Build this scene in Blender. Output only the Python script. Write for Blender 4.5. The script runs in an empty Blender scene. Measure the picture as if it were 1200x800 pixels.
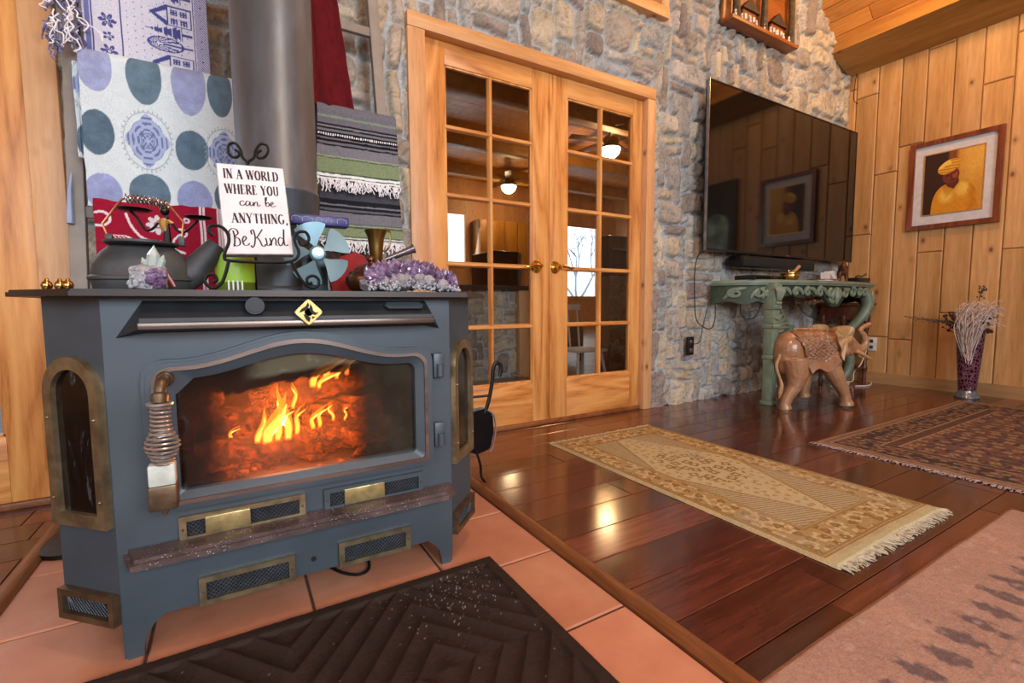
import bpy, bmesh, math, random
import numpy as np
from mathutils import Vector, Matrix, noise as mnoise
PI=math.pi
random.seed(7); rng=np.random.default_rng(7)
sc=bpy.context.scene; C=sc.collection
# ---------------------------------------------------------------- camera
cam_d=bpy.data.cameras.new('camera'); cam=bpy.data.objects.new('camera',cam_d); C.objects.link(cam)
yaw,pit,rol=5.34105728e-01,-7.77113614e-02,-5.45841859e-03
f_=Vector((math.sin(yaw)*math.cos(pit),math.cos(yaw)*math.cos(pit),math.sin(pit)))
r0=Vector((math.cos(yaw),-math.sin(yaw),0)); u0=r0.cross(f_)
r_=r0*math.cos(rol)+u0*math.sin(rol); u_=u0*math.cos(rol)-r0*math.sin(rol)
cam.matrix_world=Matrix(((r_.x,u_.x,-f_.x,0),(r_.y,u_.y,-f_.y,0),(r_.z,u_.z,-f_.z,.66),(0,0,0,1)))
cam_d.sensor_width=36; cam_d.lens=550.264/1200*36; cam_d.clip_start=.02
sc.camera=cam
# ---------------------------------------------------------------- world, lights, exposure
w=bpy.data.worlds.new('world'); sc.world=w; w.use_nodes=True
bg=w.node_tree.nodes['Background']; bg.inputs[0].default_value=(.80,.90,1,1); bg.inputs[1].default_value=2.2
def area(name,loc,target,sx,sy,power,col,spread=PI):
    l=bpy.data.lights.new(name,'AREA'); l.shape='RECTANGLE'; l.size=sx; l.size_y=sy; l.energy=power; l.color=col; l.spread=spread
    o=bpy.data.objects.new(name,l); C.objects.link(o); o.location=loc
    o.rotation_euler=(Vector(target)-Vector(loc)).to_track_quat('-Z','Y').to_euler(); return o
def point(name,loc,power,col,r=.08):
    l=bpy.data.lights.new(name,'POINT'); l.energy=power; l.color=col; l.shadow_soft_size=r
    o=bpy.data.objects.new(name,l); C.objects.link(o); o.location=loc; return o
area('daylight_back_window',(-1.5,-3.05,1.75),(-1.0,2,.6),1.9,1.7,62,(.80,.91,1))
area('daylight_back_window_two',(1.0,-3.05,1.75),(1.3,2,.6),1.9,1.7,125,(.84,.93,1))
area('daylight_side_window',(-2.9,-.6,1.5),(1,1.2,.8),1.8,1.7,26,(.78,.9,1))
area('daylight_kitchen_window',(4.1,9.1,2.1),(4.1,5,.5),1.0,1.2,9,(.9,.95,1))
point('added_warm_light',(.6,.1,3.05),46,(1,.84,.66),.15)  # added warm point light without a fixture, placed clear of the door reflections
point('cove_lamp',(3.55,1.05,2.98),42,(1,.62,.28),.10)
area('patio_daylight',(-1.6,3.2,1.9),(-.9,2.2,1),1,1,14,(.85,.93,1))
vs=sc.view_settings; vs.view_transform='Standard'; vs.look='None'; vs.gamma=1; vs.exposure=.45; vs.use_curve_mapping=False
sc.cycles.use_denoising=True; sc.cycles.max_bounces=8; sc.cycles.transparent_max_bounces=12; sc.cycles.sample_clamp_indirect=6
# ---------------------------------------------------------------- materials
def srgb(h):
    if isinstance(h,str):
        h=h.lstrip('#'); c=[int(h[i:i+2],16)/255 for i in (0,2,4)]
    else: c=list(h)
    return tuple((x/12.92 if x<=.04045 else ((x+.055)/1.055)**2.4) for x in c)
def c4(h): return (*srgb(h),1)
class NT:
    def __init__(s,name):
        s.m=bpy.data.materials.new(name); s.m.use_nodes=True; s.t=s.m.node_tree; s.n=s.t.nodes
        s.b=s.n['Principled BSDF']; s.out=s.n['Material Output']
    def N(s,ty,**k):
        n=s.n.new(ty)
        for a,v in k.items(): setattr(n,a,v)
        return n
    def L(s,a,b): s.t.links.new(a,b)
    def S(s,n,i,v): n.inputs[i].default_value=v
    def coord(s,kind='Object',scale=(1,1,1),rot=(0,0,0)):
        t=s.N('ShaderNodeTexCoord'); mp=s.N('ShaderNodeMapping'); s.L(t.outputs[kind],mp.inputs[0])
        mp.inputs['Scale'].default_value=scale; mp.inputs['Rotation'].default_value=rot; return mp.outputs[0]
    def noise(s,v,scale,detail=4,rough=.55,dist=0):
        n=s.N('ShaderNodeTexNoise'); 
        if v is not None: s.L(v,n.inputs['Vector'])
        n.inputs['Scale'].default_value=scale; n.inputs['Detail'].default_value=detail; n.inputs['Roughness'].default_value=rough; n.inputs['Distortion'].default_value=dist
        return n.outputs['Fac']
    def ramp(s,f,stops):
        r=s.N('ShaderNodeValToRGB'); s.L(f,r.inputs[0]); e=r.color_ramp.elements
        while len(e)<len(stops): e.new(.5)
        for x,(p,c) in zip(e,stops): x.position=p; x.color=c if len(c)==4 else (*c,1)
        return r.outputs[0]
    def mix(s,f,a,b,mode='MIX'):
        m=s.N('ShaderNodeMix',data_type='RGBA',blend_type=mode)
        for i,v in ((0,f),(6,a),(7,b)):
            if hasattr(v,'is_linked') or isinstance(v,bpy.types.NodeSocket): s.L(v,m.inputs[i])
            else: m.inputs[i].default_value=v
        return m.outputs[2]
    def math(s,op,a,b=0,c=0):
        m=s.N('ShaderNodeMath',operation=op)
        for i,v in enumerate((a,b,c)):
            if isinstance(v,bpy.types.NodeSocket): s.L(v,m.inputs[i])
            else: m.inputs[i].default_value=v
        return m.outputs[0]
    def attr(s,name): return s.N('ShaderNodeAttribute',attribute_name=name)
    def bump(s,h,strength=.3,dist=.01):
        b=s.N('ShaderNodeBump'); s.L(h,b.inputs['Height']); b.inputs['Strength'].default_value=strength; b.inputs['Distance'].default_value=dist
        s.L(b.outputs[0],s.b.inputs['Normal'])
    def col(s,v):
        if isinstance(v,bpy.types.NodeSocket): s.L(v,s.b.inputs['Base Color'])
        else: s.b.inputs['Base Color'].default_value=v
    def rm(s,r,m=0,spec=None,coat=None):
        s.b.inputs['Roughness'].default_value=r; s.b.inputs['Metallic'].default_value=m
        if spec is not None: s.b.inputs['Specular IOR Level'].default_value=spec
        if coat is not None: s.b.inputs['Coat Weight'].default_value=coat; s.b.inputs['Coat Roughness'].default_value=.1
def plain(name,a,b=None,rough=.5,metal=0,scale=20,bump=.1,bd=.002,spec=None,coat=None,stretch=(1,1,1)):
    k=NT(name); v=k.coord(scale=stretch); n=k.noise(v,scale,5)
    k.col(k.ramp(n,[(.35,c4(a)),(.65,c4(b or a))])); k.rm(rough,metal,spec,coat)
    if bump: k.bump(k.noise(v,scale*3,3),bump,bd)
    return k.m
def wood(name,light,mid,dark,axis,scale=1.0,rough=.45,knots=True,tint=False,coat=0,ring=9,contrast=.5,rndc=.35):
    """axis: 0/1/2 grain direction in object space"""
    k=NT(name); st=[1,1,1]; st[axis]=.09; v=k.coord(scale=tuple(x*scale for x in st))
    if tint:
        at=k.attr('tint'); sep=k.N('ShaderNodeSeparateColor'); k.L(at.outputs['Color'],sep.inputs[0])
        vm=k.N('ShaderNodeVectorMath',operation='MULTIPLY_ADD'); k.L(at.outputs['Vector'],vm.inputs[0]); vm.inputs[1].default_value=(17,17,17); k.L(v,vm.inputs[2]); v=vm.outputs[0]
    big=k.noise(v,2.2,2,.5,.6); fine=k.noise(v,60,3,.6)
    rings=k.math('FRACT',k.math('MULTIPLY',big,ring))
    tri=k.math('ABSOLUTE',k.math('SUBTRACT',rings,.5))
    fac=k.math('ADD',k.math('MULTIPLY',tri,1.2*contrast),k.math('MULTIPLY',fine,.6))
    cfin=k.ramp(fac,[(.15,c4(dark)),(.42,c4(mid)),(.72,c4(light))])
    if knots:
        st2=[1,1,1]; st2[axis]=.62; v2=k.coord(scale=tuple(x*scale for x in st2))
        if tint:
            vm2=k.N('ShaderNodeVectorMath',operation='MULTIPLY_ADD'); k.L(at.outputs['Vector'],vm2.inputs[0]); vm2.inputs[1].default_value=(9,9,9); k.L(v2,vm2.inputs[2]); v2=vm2.outputs[0]
        vo=k.N('ShaderNodeTexVoronoi'); k.L(v2,vo.inputs['Vector']); vo.inputs['Scale'].default_value=7.2
        kn=k.ramp(vo.outputs['Distance'],[(.05,(1,1,1)),(.09,(.35,.35,.35)),(.2,(0,0,0))])
        cfin=k.mix(k.math('MULTIPLY',kn,.85),cfin,c4('#5a2c10'))
    if tint:
        t=k.math('MULTIPLY_ADD',sep.outputs[0],rndc,1-rndc*.5)
        hs=k.N('ShaderNodeHueSaturation'); k.L(cfin,hs.inputs['Color']); k.L(t,hs.inputs['Value']); cfin=hs.outputs[0]
    k.col(cfin); k.rm(rough,0,None,coat); k.bump(fine,.08,.003)
    return k.m
def attrmat(name,rough=.9,nscale=150,namt=.25,bump=.4,bd=.002,sheen=0,spec=.2):
    k=NT(name); a=k.attr('col').outputs['Color']; v=k.coord(); n=k.noise(v,nscale,4,.65)
    k.col(k.mix(namt,a,k.ramp(n,[(.3,(.35,.35,.35)),(.7,(1.5,1.5,1.5))]),'MULTIPLY')); k.rm(rough,0,spec)
    if bump: k.bump(n,bump,bd)
    return k.m
def emis(name,col,st):
    k=NT(name); k.b.inputs['Emission Color'].default_value=(*col,1); k.b.inputs['Emission Strength'].default_value=st; k.col((*col,1)); return k.m
def glass(name,tint=(1,1,1),rough=.02,refl=1.0):
    k=NT(name); k.n.remove(k.b)
    tr=k.N('ShaderNodeBsdfTransparent'); tr.inputs[0].default_value=(*tint,1); gl=k.N('ShaderNodeBsdfGlossy'); gl.inputs['Roughness'].default_value=rough
    fr=k.N('ShaderNodeLayerWeight'); fr.inputs[0].default_value=.5; mx=k.N('ShaderNodeMixShader'); f=k.math('MULTIPLY',k.math('MULTIPLY_ADD',k.math('POWER',fr.outputs['Facing'],5),.96,.04),refl)
    k.L(f,mx.inputs[0]); k.L(tr.outputs[0],mx.inputs[1]); k.L(gl.outputs[0],mx.inputs[2]); k.L(mx.outputs[0],k.out.inputs[0]); return k.m
M={}
M['door_v']=wood('fir_vertical','#dda05c','#cb8746','#9c5c26',2,1.6,.4,False,ring=10,contrast=.7)
M['door_h']=wood('fir_horizontal','#dda05c','#cb8746','#9c5c26',0,1.6,.4,False,ring=10,contrast=.7)
M['case_v']=wood('pine_casing_vertical','#dcae80','#cf9c6c','#b88050',2,1.2,.45,True,ring=4,contrast=.3)
M['case_h']=wood('pine_casing_horizontal','#dcaa74','#cd965e','#b47a44',0,1.2,.45,True,ring=4,contrast=.3)
M['pine']=wood('knotty_pine_boards','#d0a472','#bc8c56','#a2743e',2,1.0,.5,True,True,ring=5,contrast=.4,rndc=.22)
M['ceil']=wood('ceiling_boards','#dda258','#c98742','#a86a2c',1,1.0,.45,True,True,ring=5,contrast=.3,rndc=.25)
M['beam']=wood('beam_pine','#b98a4a','#a5763a','#8a5c28',1,.9,.5,True,ring=5,contrast=.35)
M['base']=wood('baseboard_pine','#b08a60','#9c7850','#86643e',1,.9,.5,False,ring=5,contrast=.35)
M['floor']=wood('red_brown_floor','#764030','#5c2e22','#3a1a12',0,1.0,.17,False,True,coat=.35,ring=3,contrast=.35,rndc=.9)
M['strip']=wood('oak_strip','#9a6238','#7c4a28','#54301a',1,1.5,.35,False,ring=6)
M['darkwood']=wood('dark_walnut','#6a3420','#4c2214','#30140c',2,1.5,.35,False,ring=5)
M['carve']=wood('carved_teak','#b48a66','#a07452','#845a3c',0,2.2,.33,False,coat=.3,ring=5,contrast=.4)
M['carve_light']=wood('carved_teak_pale','#c8a074','#b48a5e','#98704a',0,2.2,.33,False,coat=.3,ring=5,contrast=.4)
M['carve_dark']=wood('carved_teak_dark','#9c7456','#886046','#684632',0,2.2,.36,False,coat=.3,ring=5,contrast=.5)
M['shelf']=wood('shelf_wood','#a86428','#8c4e1c','#683610',0,1.5,.45,False,ring=5)
# ---------------------------------------------------------------- mesh helpers
class MB:
    def __init__(s): s.bm=bmesh.new()
    def box(s,c,d,rot=None,bev=0,seg=2):
        r=bmesh.ops.create_cube(s.bm,size=1)['verts']; mt=Matrix.Translation(c)@(rot.to_4x4() if rot else Matrix())@Matrix.Diagonal((*d,1))
        bmesh.ops.transform(s.bm,matrix=mt,verts=r)
        if bev:
            ed=list({e for v in r for e in v.link_edges}); bmesh.ops.bevel(s.bm,geom=ed,offset=min(bev,min(d)*.45),segments=seg,affect='EDGES',profile=.5)
        return s
    def bb(s,x0,x1,y0,y1,z0,z1,bev=0,seg=2): return s.box(((x0+x1)/2,(y0+y1)/2,(z0+z1)/2),(abs(x1-x0),abs(y1-y0),abs(z1-z0)),None,bev,seg)
    def cyl(s,a,b,r1,r2=None,n=16,cap=True):
        r2=r1 if r2 is None else r2; a=Vector(a);b=Vector(b);d=b-a
        mt=Matrix.Translation((a+b)/2)@d.to_track_quat('Z','Y').to_matrix().to_4x4()
        bmesh.ops.create_cone(s.bm,cap_ends=cap,segments=n,radius1=max(r1,1e-5),radius2=max(r2,1e-5),depth=d.length,matrix=mt); return s
    def sph(s,c,r,n=16,sc=(1,1,1),rot=None):
        mt=Matrix.Translation(c)@(rot.to_4x4() if rot else Matrix())@Matrix.Diagonal((r*sc[0],r*sc[1],r*sc[2],1))
        bmesh.ops.create_uvsphere(s.bm,u_segments=n,v_segments=max(6,n*2//3),radius=1,matrix=mt); return s
    def ico(s,c,r,sub=1,sc=(1,1,1),rot=None):
        mt=Matrix.Translation(c)@(rot.to_4x4() if rot else Matrix())@Matrix.Diagonal((r*sc[0],r*sc[1],r*sc[2],1))
        return bmesh.ops.create_icosphere(s.bm,subdivisions=sub,radius=1,matrix=mt)['verts']
    def tube(s,pts,r,n=8,closed=False,flat=None):
        """sweep a circle (or ellipse flat=(a,b)) along pts; r scalar or list"""
        P=[Vector(p) for p in pts]; m=len(P); rr=r if isinstance(r,(list,tuple)) else [r]*m
        rings=[]; up=None
        for i,p in enumerate(P):
            a=P[(i-1)%m] if (closed or i>0) else p; b=P[(i+1)%m] if (closed or i<m-1) else p
            t=(b-a).normalized() if (b-a).length>1e-9 else Vector((0,0,1))
            if up is None:
                up=Vector((0,0,1)) if abs(t.z)<.9 else Vector((0,1,0))
            nx=(up-t*up.dot(t)); nx=nx.normalized() if nx.length>1e-6 else t.orthogonal().normalized(); up=nx; ny=t.cross(nx)
            fa,fb=flat if flat else (1,1)
            rings.append([s.bm.verts.new(p+nx*(math.cos(2*PI*j/n)*rr[i]*fa)+ny*(math.sin(2*PI*j/n)*rr[i]*fb)) for j in range(n)])
        for i in range(m if closed else m-1):
            A=rings[i];B=rings[(i+1)%m]
            for j in range(n): s.bm.faces.new((A[j],A[(j+1)%n],B[(j+1)%n],B[j]))
        if not closed:
            s.bm.faces.new(rings[0][::-1]); s.bm.faces.new(rings[-1])
        return s
    def lathe(s,prof,c=(0,0,0),n=24,rot=None):
        """prof list (r,z)"""
        R=(rot or Matrix.Identity(3)); c=Vector(c); rings=[]
        for (r,z) in prof:
            if r<1e-5: rings.append([s.bm.verts.new(c+R@Vector((0,0,z)))])
            else: rings.append([s.bm.verts.new(c+R@Vector((r*math.cos(2*PI*j/n),r*math.sin(2*PI*j/n),z))) for j in range(n)])
        for A,B in zip(rings,rings[1:]):
            for j in range(n):
                q=(j+1)%n
                if len(A)==1 and len(B)==1: break
                if len(A)==1: s.bm.faces.new((A[0],B[q],B[j]))
                elif len(B)==1: s.bm.faces.new((A[j],A[q],B[0]))
                else: s.bm.faces.new((A[j],A[q],B[q],B[j]))
        return s
    def prism(s,poly,fn,d0,d1,bev=0):
        """poly 2D pts, fn(u,v,d)->3D; extruded d0..d1"""
        A=[s.bm.verts.new(fn(u,v,d0)) for u,v in poly];B=[s.bm.verts.new(fn(u,v,d1)) for u,v in poly];n=len(poly)
        fs=[s.bm.faces.new(A[::-1]),s.bm.faces.new(B)]
        for i in range(n): fs.append(s.bm.faces.new((A[i],A[(i+1)%n],B[(i+1)%n],B[i])))
        if bev:
            ed=list({e for f in fs[1:2] for e in f.edges}); bmesh.ops.bevel(s.bm,geom=ed,offset=bev,segments=2,affect='EDGES')
        return s
    def frame(s,outer,inner,fn,d0,d1):
        """ring between two loops with equal counts"""
        n=len(outer); V=[[s.bm.verts.new(fn(u,v,d)) for u,v in lp] for lp,d in ((outer,d0),(outer,d1),(inner,d1),(inner,d0))]
        for a in range(4):
            A=V[a];B=V[(a+1)%4]
            for i in range(n): s.bm.faces.new((A[i],A[(i+1)%n],B[(i+1)%n],B[i]))
        return s
    def xf(s,mt): bmesh.ops.transform(s.bm,matrix=mt,verts=s.bm.verts); return s
    def build(s,name,m,parent=None,smooth=True,ang=35,tint=False):
        bmesh.ops.recalc_face_normals(s.bm,faces=s.bm.faces)
        me=bpy.data.meshes.new(name); s.bm.to_mesh(me); s.bm.free()
        o=bpy.data.objects.new(name,me); C.objects.link(o); me.materials.append(m if not isinstance(m,str) else M[m])
        if smooth and len(me.polygons):
            me.polygons.foreach_set('use_smooth',[True]*len(me.polygons)); me.set_sharp_from_angle(angle=math.radians(ang))
        if parent: o.parent=parent; o.matrix_parent_inverse=parent_inv(parent)
        return o
def parent_inv(p):
    m=Matrix.LocRotScale(p.location,p.rotation_euler,p.scale)
    if p.parent: m=p.matrix_parent_inverse@m
    # mesh parts have identity transforms of their own, so their world matrix equals identity
    return Matrix() if p.type=='MESH' else m.inverted()
def thing(name,label,cat,loc=(0,0,0),group=None,kind=None):
    o=bpy.data.objects.new(name,None); C.objects.link(o); o.location=loc; o.empty_display_size=.05
    if label: o['label']=label
    if cat: o['category']=cat
    if group: o['group']=group
    if kind: o['kind']=kind
    return o
def tag(o,label=None,cat=None,group=None,kind=None):
    if label:o['label']=label
    if cat:o['category']=cat
    if group:o['group']=group
    if kind:o['kind']=kind
    return o
def S(o): o['kind']='structure'; return o
def dup(root,loc,label=None,rotz=None):
    r=root.copy(); C.objects.link(r); r.location=loc
    if rotz is not None: r.rotation_euler.z=rotz
    if label: r['label']=label
    for ch in list(root.children):
        c=ch.copy(); C.objects.link(c); c.parent=r
        for g in list(ch.children):
            d=g.copy(); C.objects.link(d); d.parent=c
    return r
def addattr(me,arr,name='col'):
    a=me.color_attributes.new(name,'FLOAT_COLOR','POINT'); full=np.ones((len(me.vertices),4),np.float32); full[:,:3]=arr; a.data.foreach_set('color',full.ravel())
def grid(name,P,col,m,parent=None,keep=None,thick=0):
    """P (nv,nu,3) positions, col (nv,nu,3) linear colours"""
    nv,nu=P.shape[:2]; idx=np.arange(nv*nu).reshape(nv,nu)
    q=np.stack([idx[:-1,:-1],idx[:-1,1:],idx[1:,1:],idx[1:,:-1]],-1).reshape(-1,4)
    if keep is not None: q=q[keep.reshape(-1)]
    me=bpy.data.meshes.new(name); me.vertices.add(nv*nu); me.vertices.foreach_set('co',P.astype(np.float32).ravel())
    me.loops.add(len(q)*4); me.loops.foreach_set('vertex_index',q.ravel().astype(np.int32)); me.polygons.add(len(q))
    me.polygons.foreach_set('loop_start',np.arange(0,len(q)*4,4,dtype=np.int32)); me.update(calc_edges=True)
    me.polygons.foreach_set('use_smooth',[True]*len(q))
    if col is not None: addattr(me,col.reshape(-1,3))
    if keep is not None:
        bm=bmesh.new(); bm.from_mesh(me); bmesh.ops.delete(bm,geom=[v for v in bm.verts if not v.link_faces],context='VERTS'); bm.to_mesh(me); bm.free()
    o=bpy.data.objects.new(name,me); C.objects.link(o); me.materials.append(M[m] if isinstance(m,str) else m)
    if thick:
        so=o.modifiers.new('thick','SOLIDIFY'); so.thickness=thick; so.offset=0
    if parent: o.parent=parent; o.matrix_parent_inverse=parent_inv(parent)
    return o
def vnoise(x,y,seed=0):
    """smooth value noise -1..1"""
    xi=np.floor(x).astype(np.int64); yi=np.floor(y).astype(np.int64); fx=x-xi; fy=y-yi; fx=fx*fx*(3-2*fx); fy=fy*fy*(3-2*fy)
    def h(a,b):
        n=(a*374761393+b*668265263+seed*1442695041)&0x7fffffff; n=((n^(n>>13))*1274126177)&0x7fffffff; return ((n^(n>>16))&0xffff)/32767.5-1
    return (h(xi,yi)*(1-fx)+h(xi+1,yi)*fx)*(1-fy)+(h(xi,yi+1)*(1-fx)+h(xi+1,yi+1)*fx)*fy
def fbm(x,y,o=4,seed=0):
    t=0;a=1;s=0
    for i in range(o): t=t+a*vnoise(x*2**i,y*2**i,seed+i*17); s+=a; a*=.5
    return t/s
def lerp(a,b,t): return a+(b-a)*t
def sm(a,b,x): t=np.clip((x-a)/(b-a),0,1); return t*t*(3-2*t)
def mixc(A,B,t):
    t=np.clip(t,0,1)[...,None]; return A*(1-t)+B*t
def catmull(pts,n=8,closed=False):
    P=[Vector(p) for p in pts]; out=[]; m=len(P)
    rngs=range(m if closed else m-1)
    for i in rngs:
        g=lambda k: P[k%m] if closed else P[max(0,min(m-1,k))]
        a,b,c,d=g(i-1),g(i),g(i+1),g(i+2)
        for j in range(n):
            t=j/n; out.append(.5*((2*b)+(c-a)*t+(2*a-5*b+4*c-d)*t*t+(3*b-3*c+d-a)*t**3))
    if not closed: out.append(P[-1])
    return out
def spiral(c,r0,r1,a0,turns,U,V,n=28):
    c=Vector(c);U=Vector(U);V=Vector(V)
    return [c+(U*math.cos(a0+turns*2*PI*i/n)+V*math.sin(a0+turns*2*PI*i/n))*lerp(r0,r1,i/n) for i in range(n+1)]
# ================================================================ ROOM SHELL
YW=2.12; XB=4.56
def planks(name,m,origin,U,V,Nn,lu,lv,wid,length,gap=.002,thick=.02,stagger=True,seed=1,bev=.0015,parent=None,rnd=True,wjit=0):
    """boards lying in U (along) x V (across) plane"""
    R=random.Random(seed); bm=bmesh.new(); lay=bm.verts.layers.float_color.new('tint'); U=Vector(U);V=Vector(V);Nn=Vector(Nn);o=Vector(origin)
    v=0
    while v<lv-1e-4:
        wv=min(wid*(1+R.uniform(-wjit,wjit)),lv-v); u=-R.uniform(0,length) if stagger else 0
        while u<lu:
            L=length*R.uniform(.7,1.3) if stagger else lu; a=max(u,0); b=min(u+L,lu); u+=L
            if b-a<.01: continue
            t=(R.random(),R.random(),R.random(),1)
            g=gap/2; vs_=[]
            for k,(uu,vv) in enumerate(((a+g,v+g),(b-g,v+g),(b-g,v+wv-g),(a+g,v+wv-g))): vs_.append(bm.verts.new(o+U*uu+V*vv))
            e=bev; tp=[bm.verts.new(o+U*uu+V*vv+Nn*thick) for uu,vv in ((a+g+e,v+g+e),(b-g-e,v+g+e),(b-g-e,v+wv-g-e),(a+g+e,v+wv-g-e))]
            md=[bm.verts.new(x.co+Nn*(thick-e)) for x in vs_]
            for x in vs_+tp+md: x[lay]=t
            bm.faces.new(tp)
            for i in range(4):
                j=(i+1)%4; bm.faces.new((md[i],md[j],tp[j],tp[i])); bm.faces.new((vs_[i],vs_[j],md[j],md[i]))
        v+=wv
    c=[o+U*a+V*b-Nn*.012 for a,b in ((0,0),(lu,0),(lu,lv),(0,lv))]+[o+U*a+V*b+Nn*.0005 for a,b in ((0,0),(lu,0),(lu,lv),(0,lv))]
    q=[bm.verts.new(x) for x in c]
    for x in q: x[lay]=(0,0,0,1)
    bm.faces.new(q[4:]); bm.faces.new(q[:4][::-1])
    for i in range(4): bm.faces.new((q[i],q[(i+1)%4],q[4+(i+1)%4],q[4+i]))
    bmesh.ops.recalc_face_normals(bm,faces=bm.faces)
    me=bpy.data.meshes.new(name); bm.to_mesh(me); bm.free(); ob=bpy.data.objects.new(name,me); C.objects.link(ob); me.materials.append(M[m]); return ob
# floors
S(planks('floor','floor',(.755,-3.2,-.02),(1,0,0),(0,1,0),(0,0,1),XB-.755+.3,5.37,.132,1.1,seed=4,gap=.0022))
S(planks('floor','floor',(-3.1,-3.2,-.02),(1,0,0),(0,1,0),(0,0,1),2.61,5.37,.132,1.1,seed=9,gap=.0022))
def terracotta():
    k=NT('terracotta_tile'); at=k.attr('tint'); v=k.coord(); n=k.noise(v,5,5,.6); n2=k.noise(v,70,3)
    c=k.ramp(n,[(.3,c4('#ae6e54')),(.55,c4('#bd7f62')),(.75,c4('#c89074'))]); sep=k.N('ShaderNodeSeparateColor'); k.L(at.outputs['Color'],sep.inputs[0])
    hs=k.N('ShaderNodeHueSaturation'); k.L(c,hs.inputs['Color']); k.L(k.math('MULTIPLY_ADD',sep.outputs[0],.22,.89),hs.inputs['Value'])
    k.col(hs.outputs[0]); k.rm(.42); k.bump(n2,.1,.002); M['tile']=k.m
terracotta()
bm=bmesh.new(); lay=bm.verts.layers.float_color.new('tint'); R=random.Random(5)
for i in range(4):
    for j in range(-12,6):
        x0=-.467+.2955*i; y0=.725+.275*j; x1=x0+.2955; y1=min(y0+.275,2.13)
        t=(R.random(),)*3+(1,); g=.003
        if y1-y0<.01: continue
        lo=[bm.verts.new((x,y,-.012)) for x,y in ((x0+g,y0+g),(x1-g,y0+g),(x1-g,y1-g),(x0+g,y1-g))]
        md=[bm.verts.new((v.co.x,v.co.y,-.003)) for v in lo]
        e=.003; hi=[bm.verts.new((x,y,0)) for x,y in ((x0+g+e,y0+g+e),(x1-g-e,y0+g+e),(x1-g-e,y1-g-e),(x0+g+e,y1-g-e))]
        for v in lo+md+hi: v[lay]=t
        bm.faces.new(hi)
        for a in range(4):
            b=(a+1)%4; bm.faces.new((lo[a],lo[b],md[b],md[a])); bm.faces.new((md[a],md[b],hi[b],hi[a]))
bmesh.ops.recalc_face_normals(bm,faces=bm.faces); me=bpy.data.meshes.new('floor_tiles'); bm.to_mesh(me); bm.free(); o=bpy.data.objects.new('floor_tiles',me); C.objects.link(o); me.materials.append(M['tile']); S(o)
M['grout']=plain('grout','#4a3026','#5a3c30',.9,scale=60)
S(MB().bb(-.5,.75,-3.2,2.14,-.03,-.004).build('floor_grout','grout'))
for n_,x in (('trim_1',.737),('trim_2',-.482)):
    mb=MB(); mb.prism([(-.022,-.005),(.022,-.005),(.022,.004),(.014,.012),(.004,.015),(-.004,.015),(-.014,.012),(-.022,.004)],lambda u,v,d:(x+u,d,v),-3.2,2.12); S(mb.build(n_,'strip'))
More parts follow.
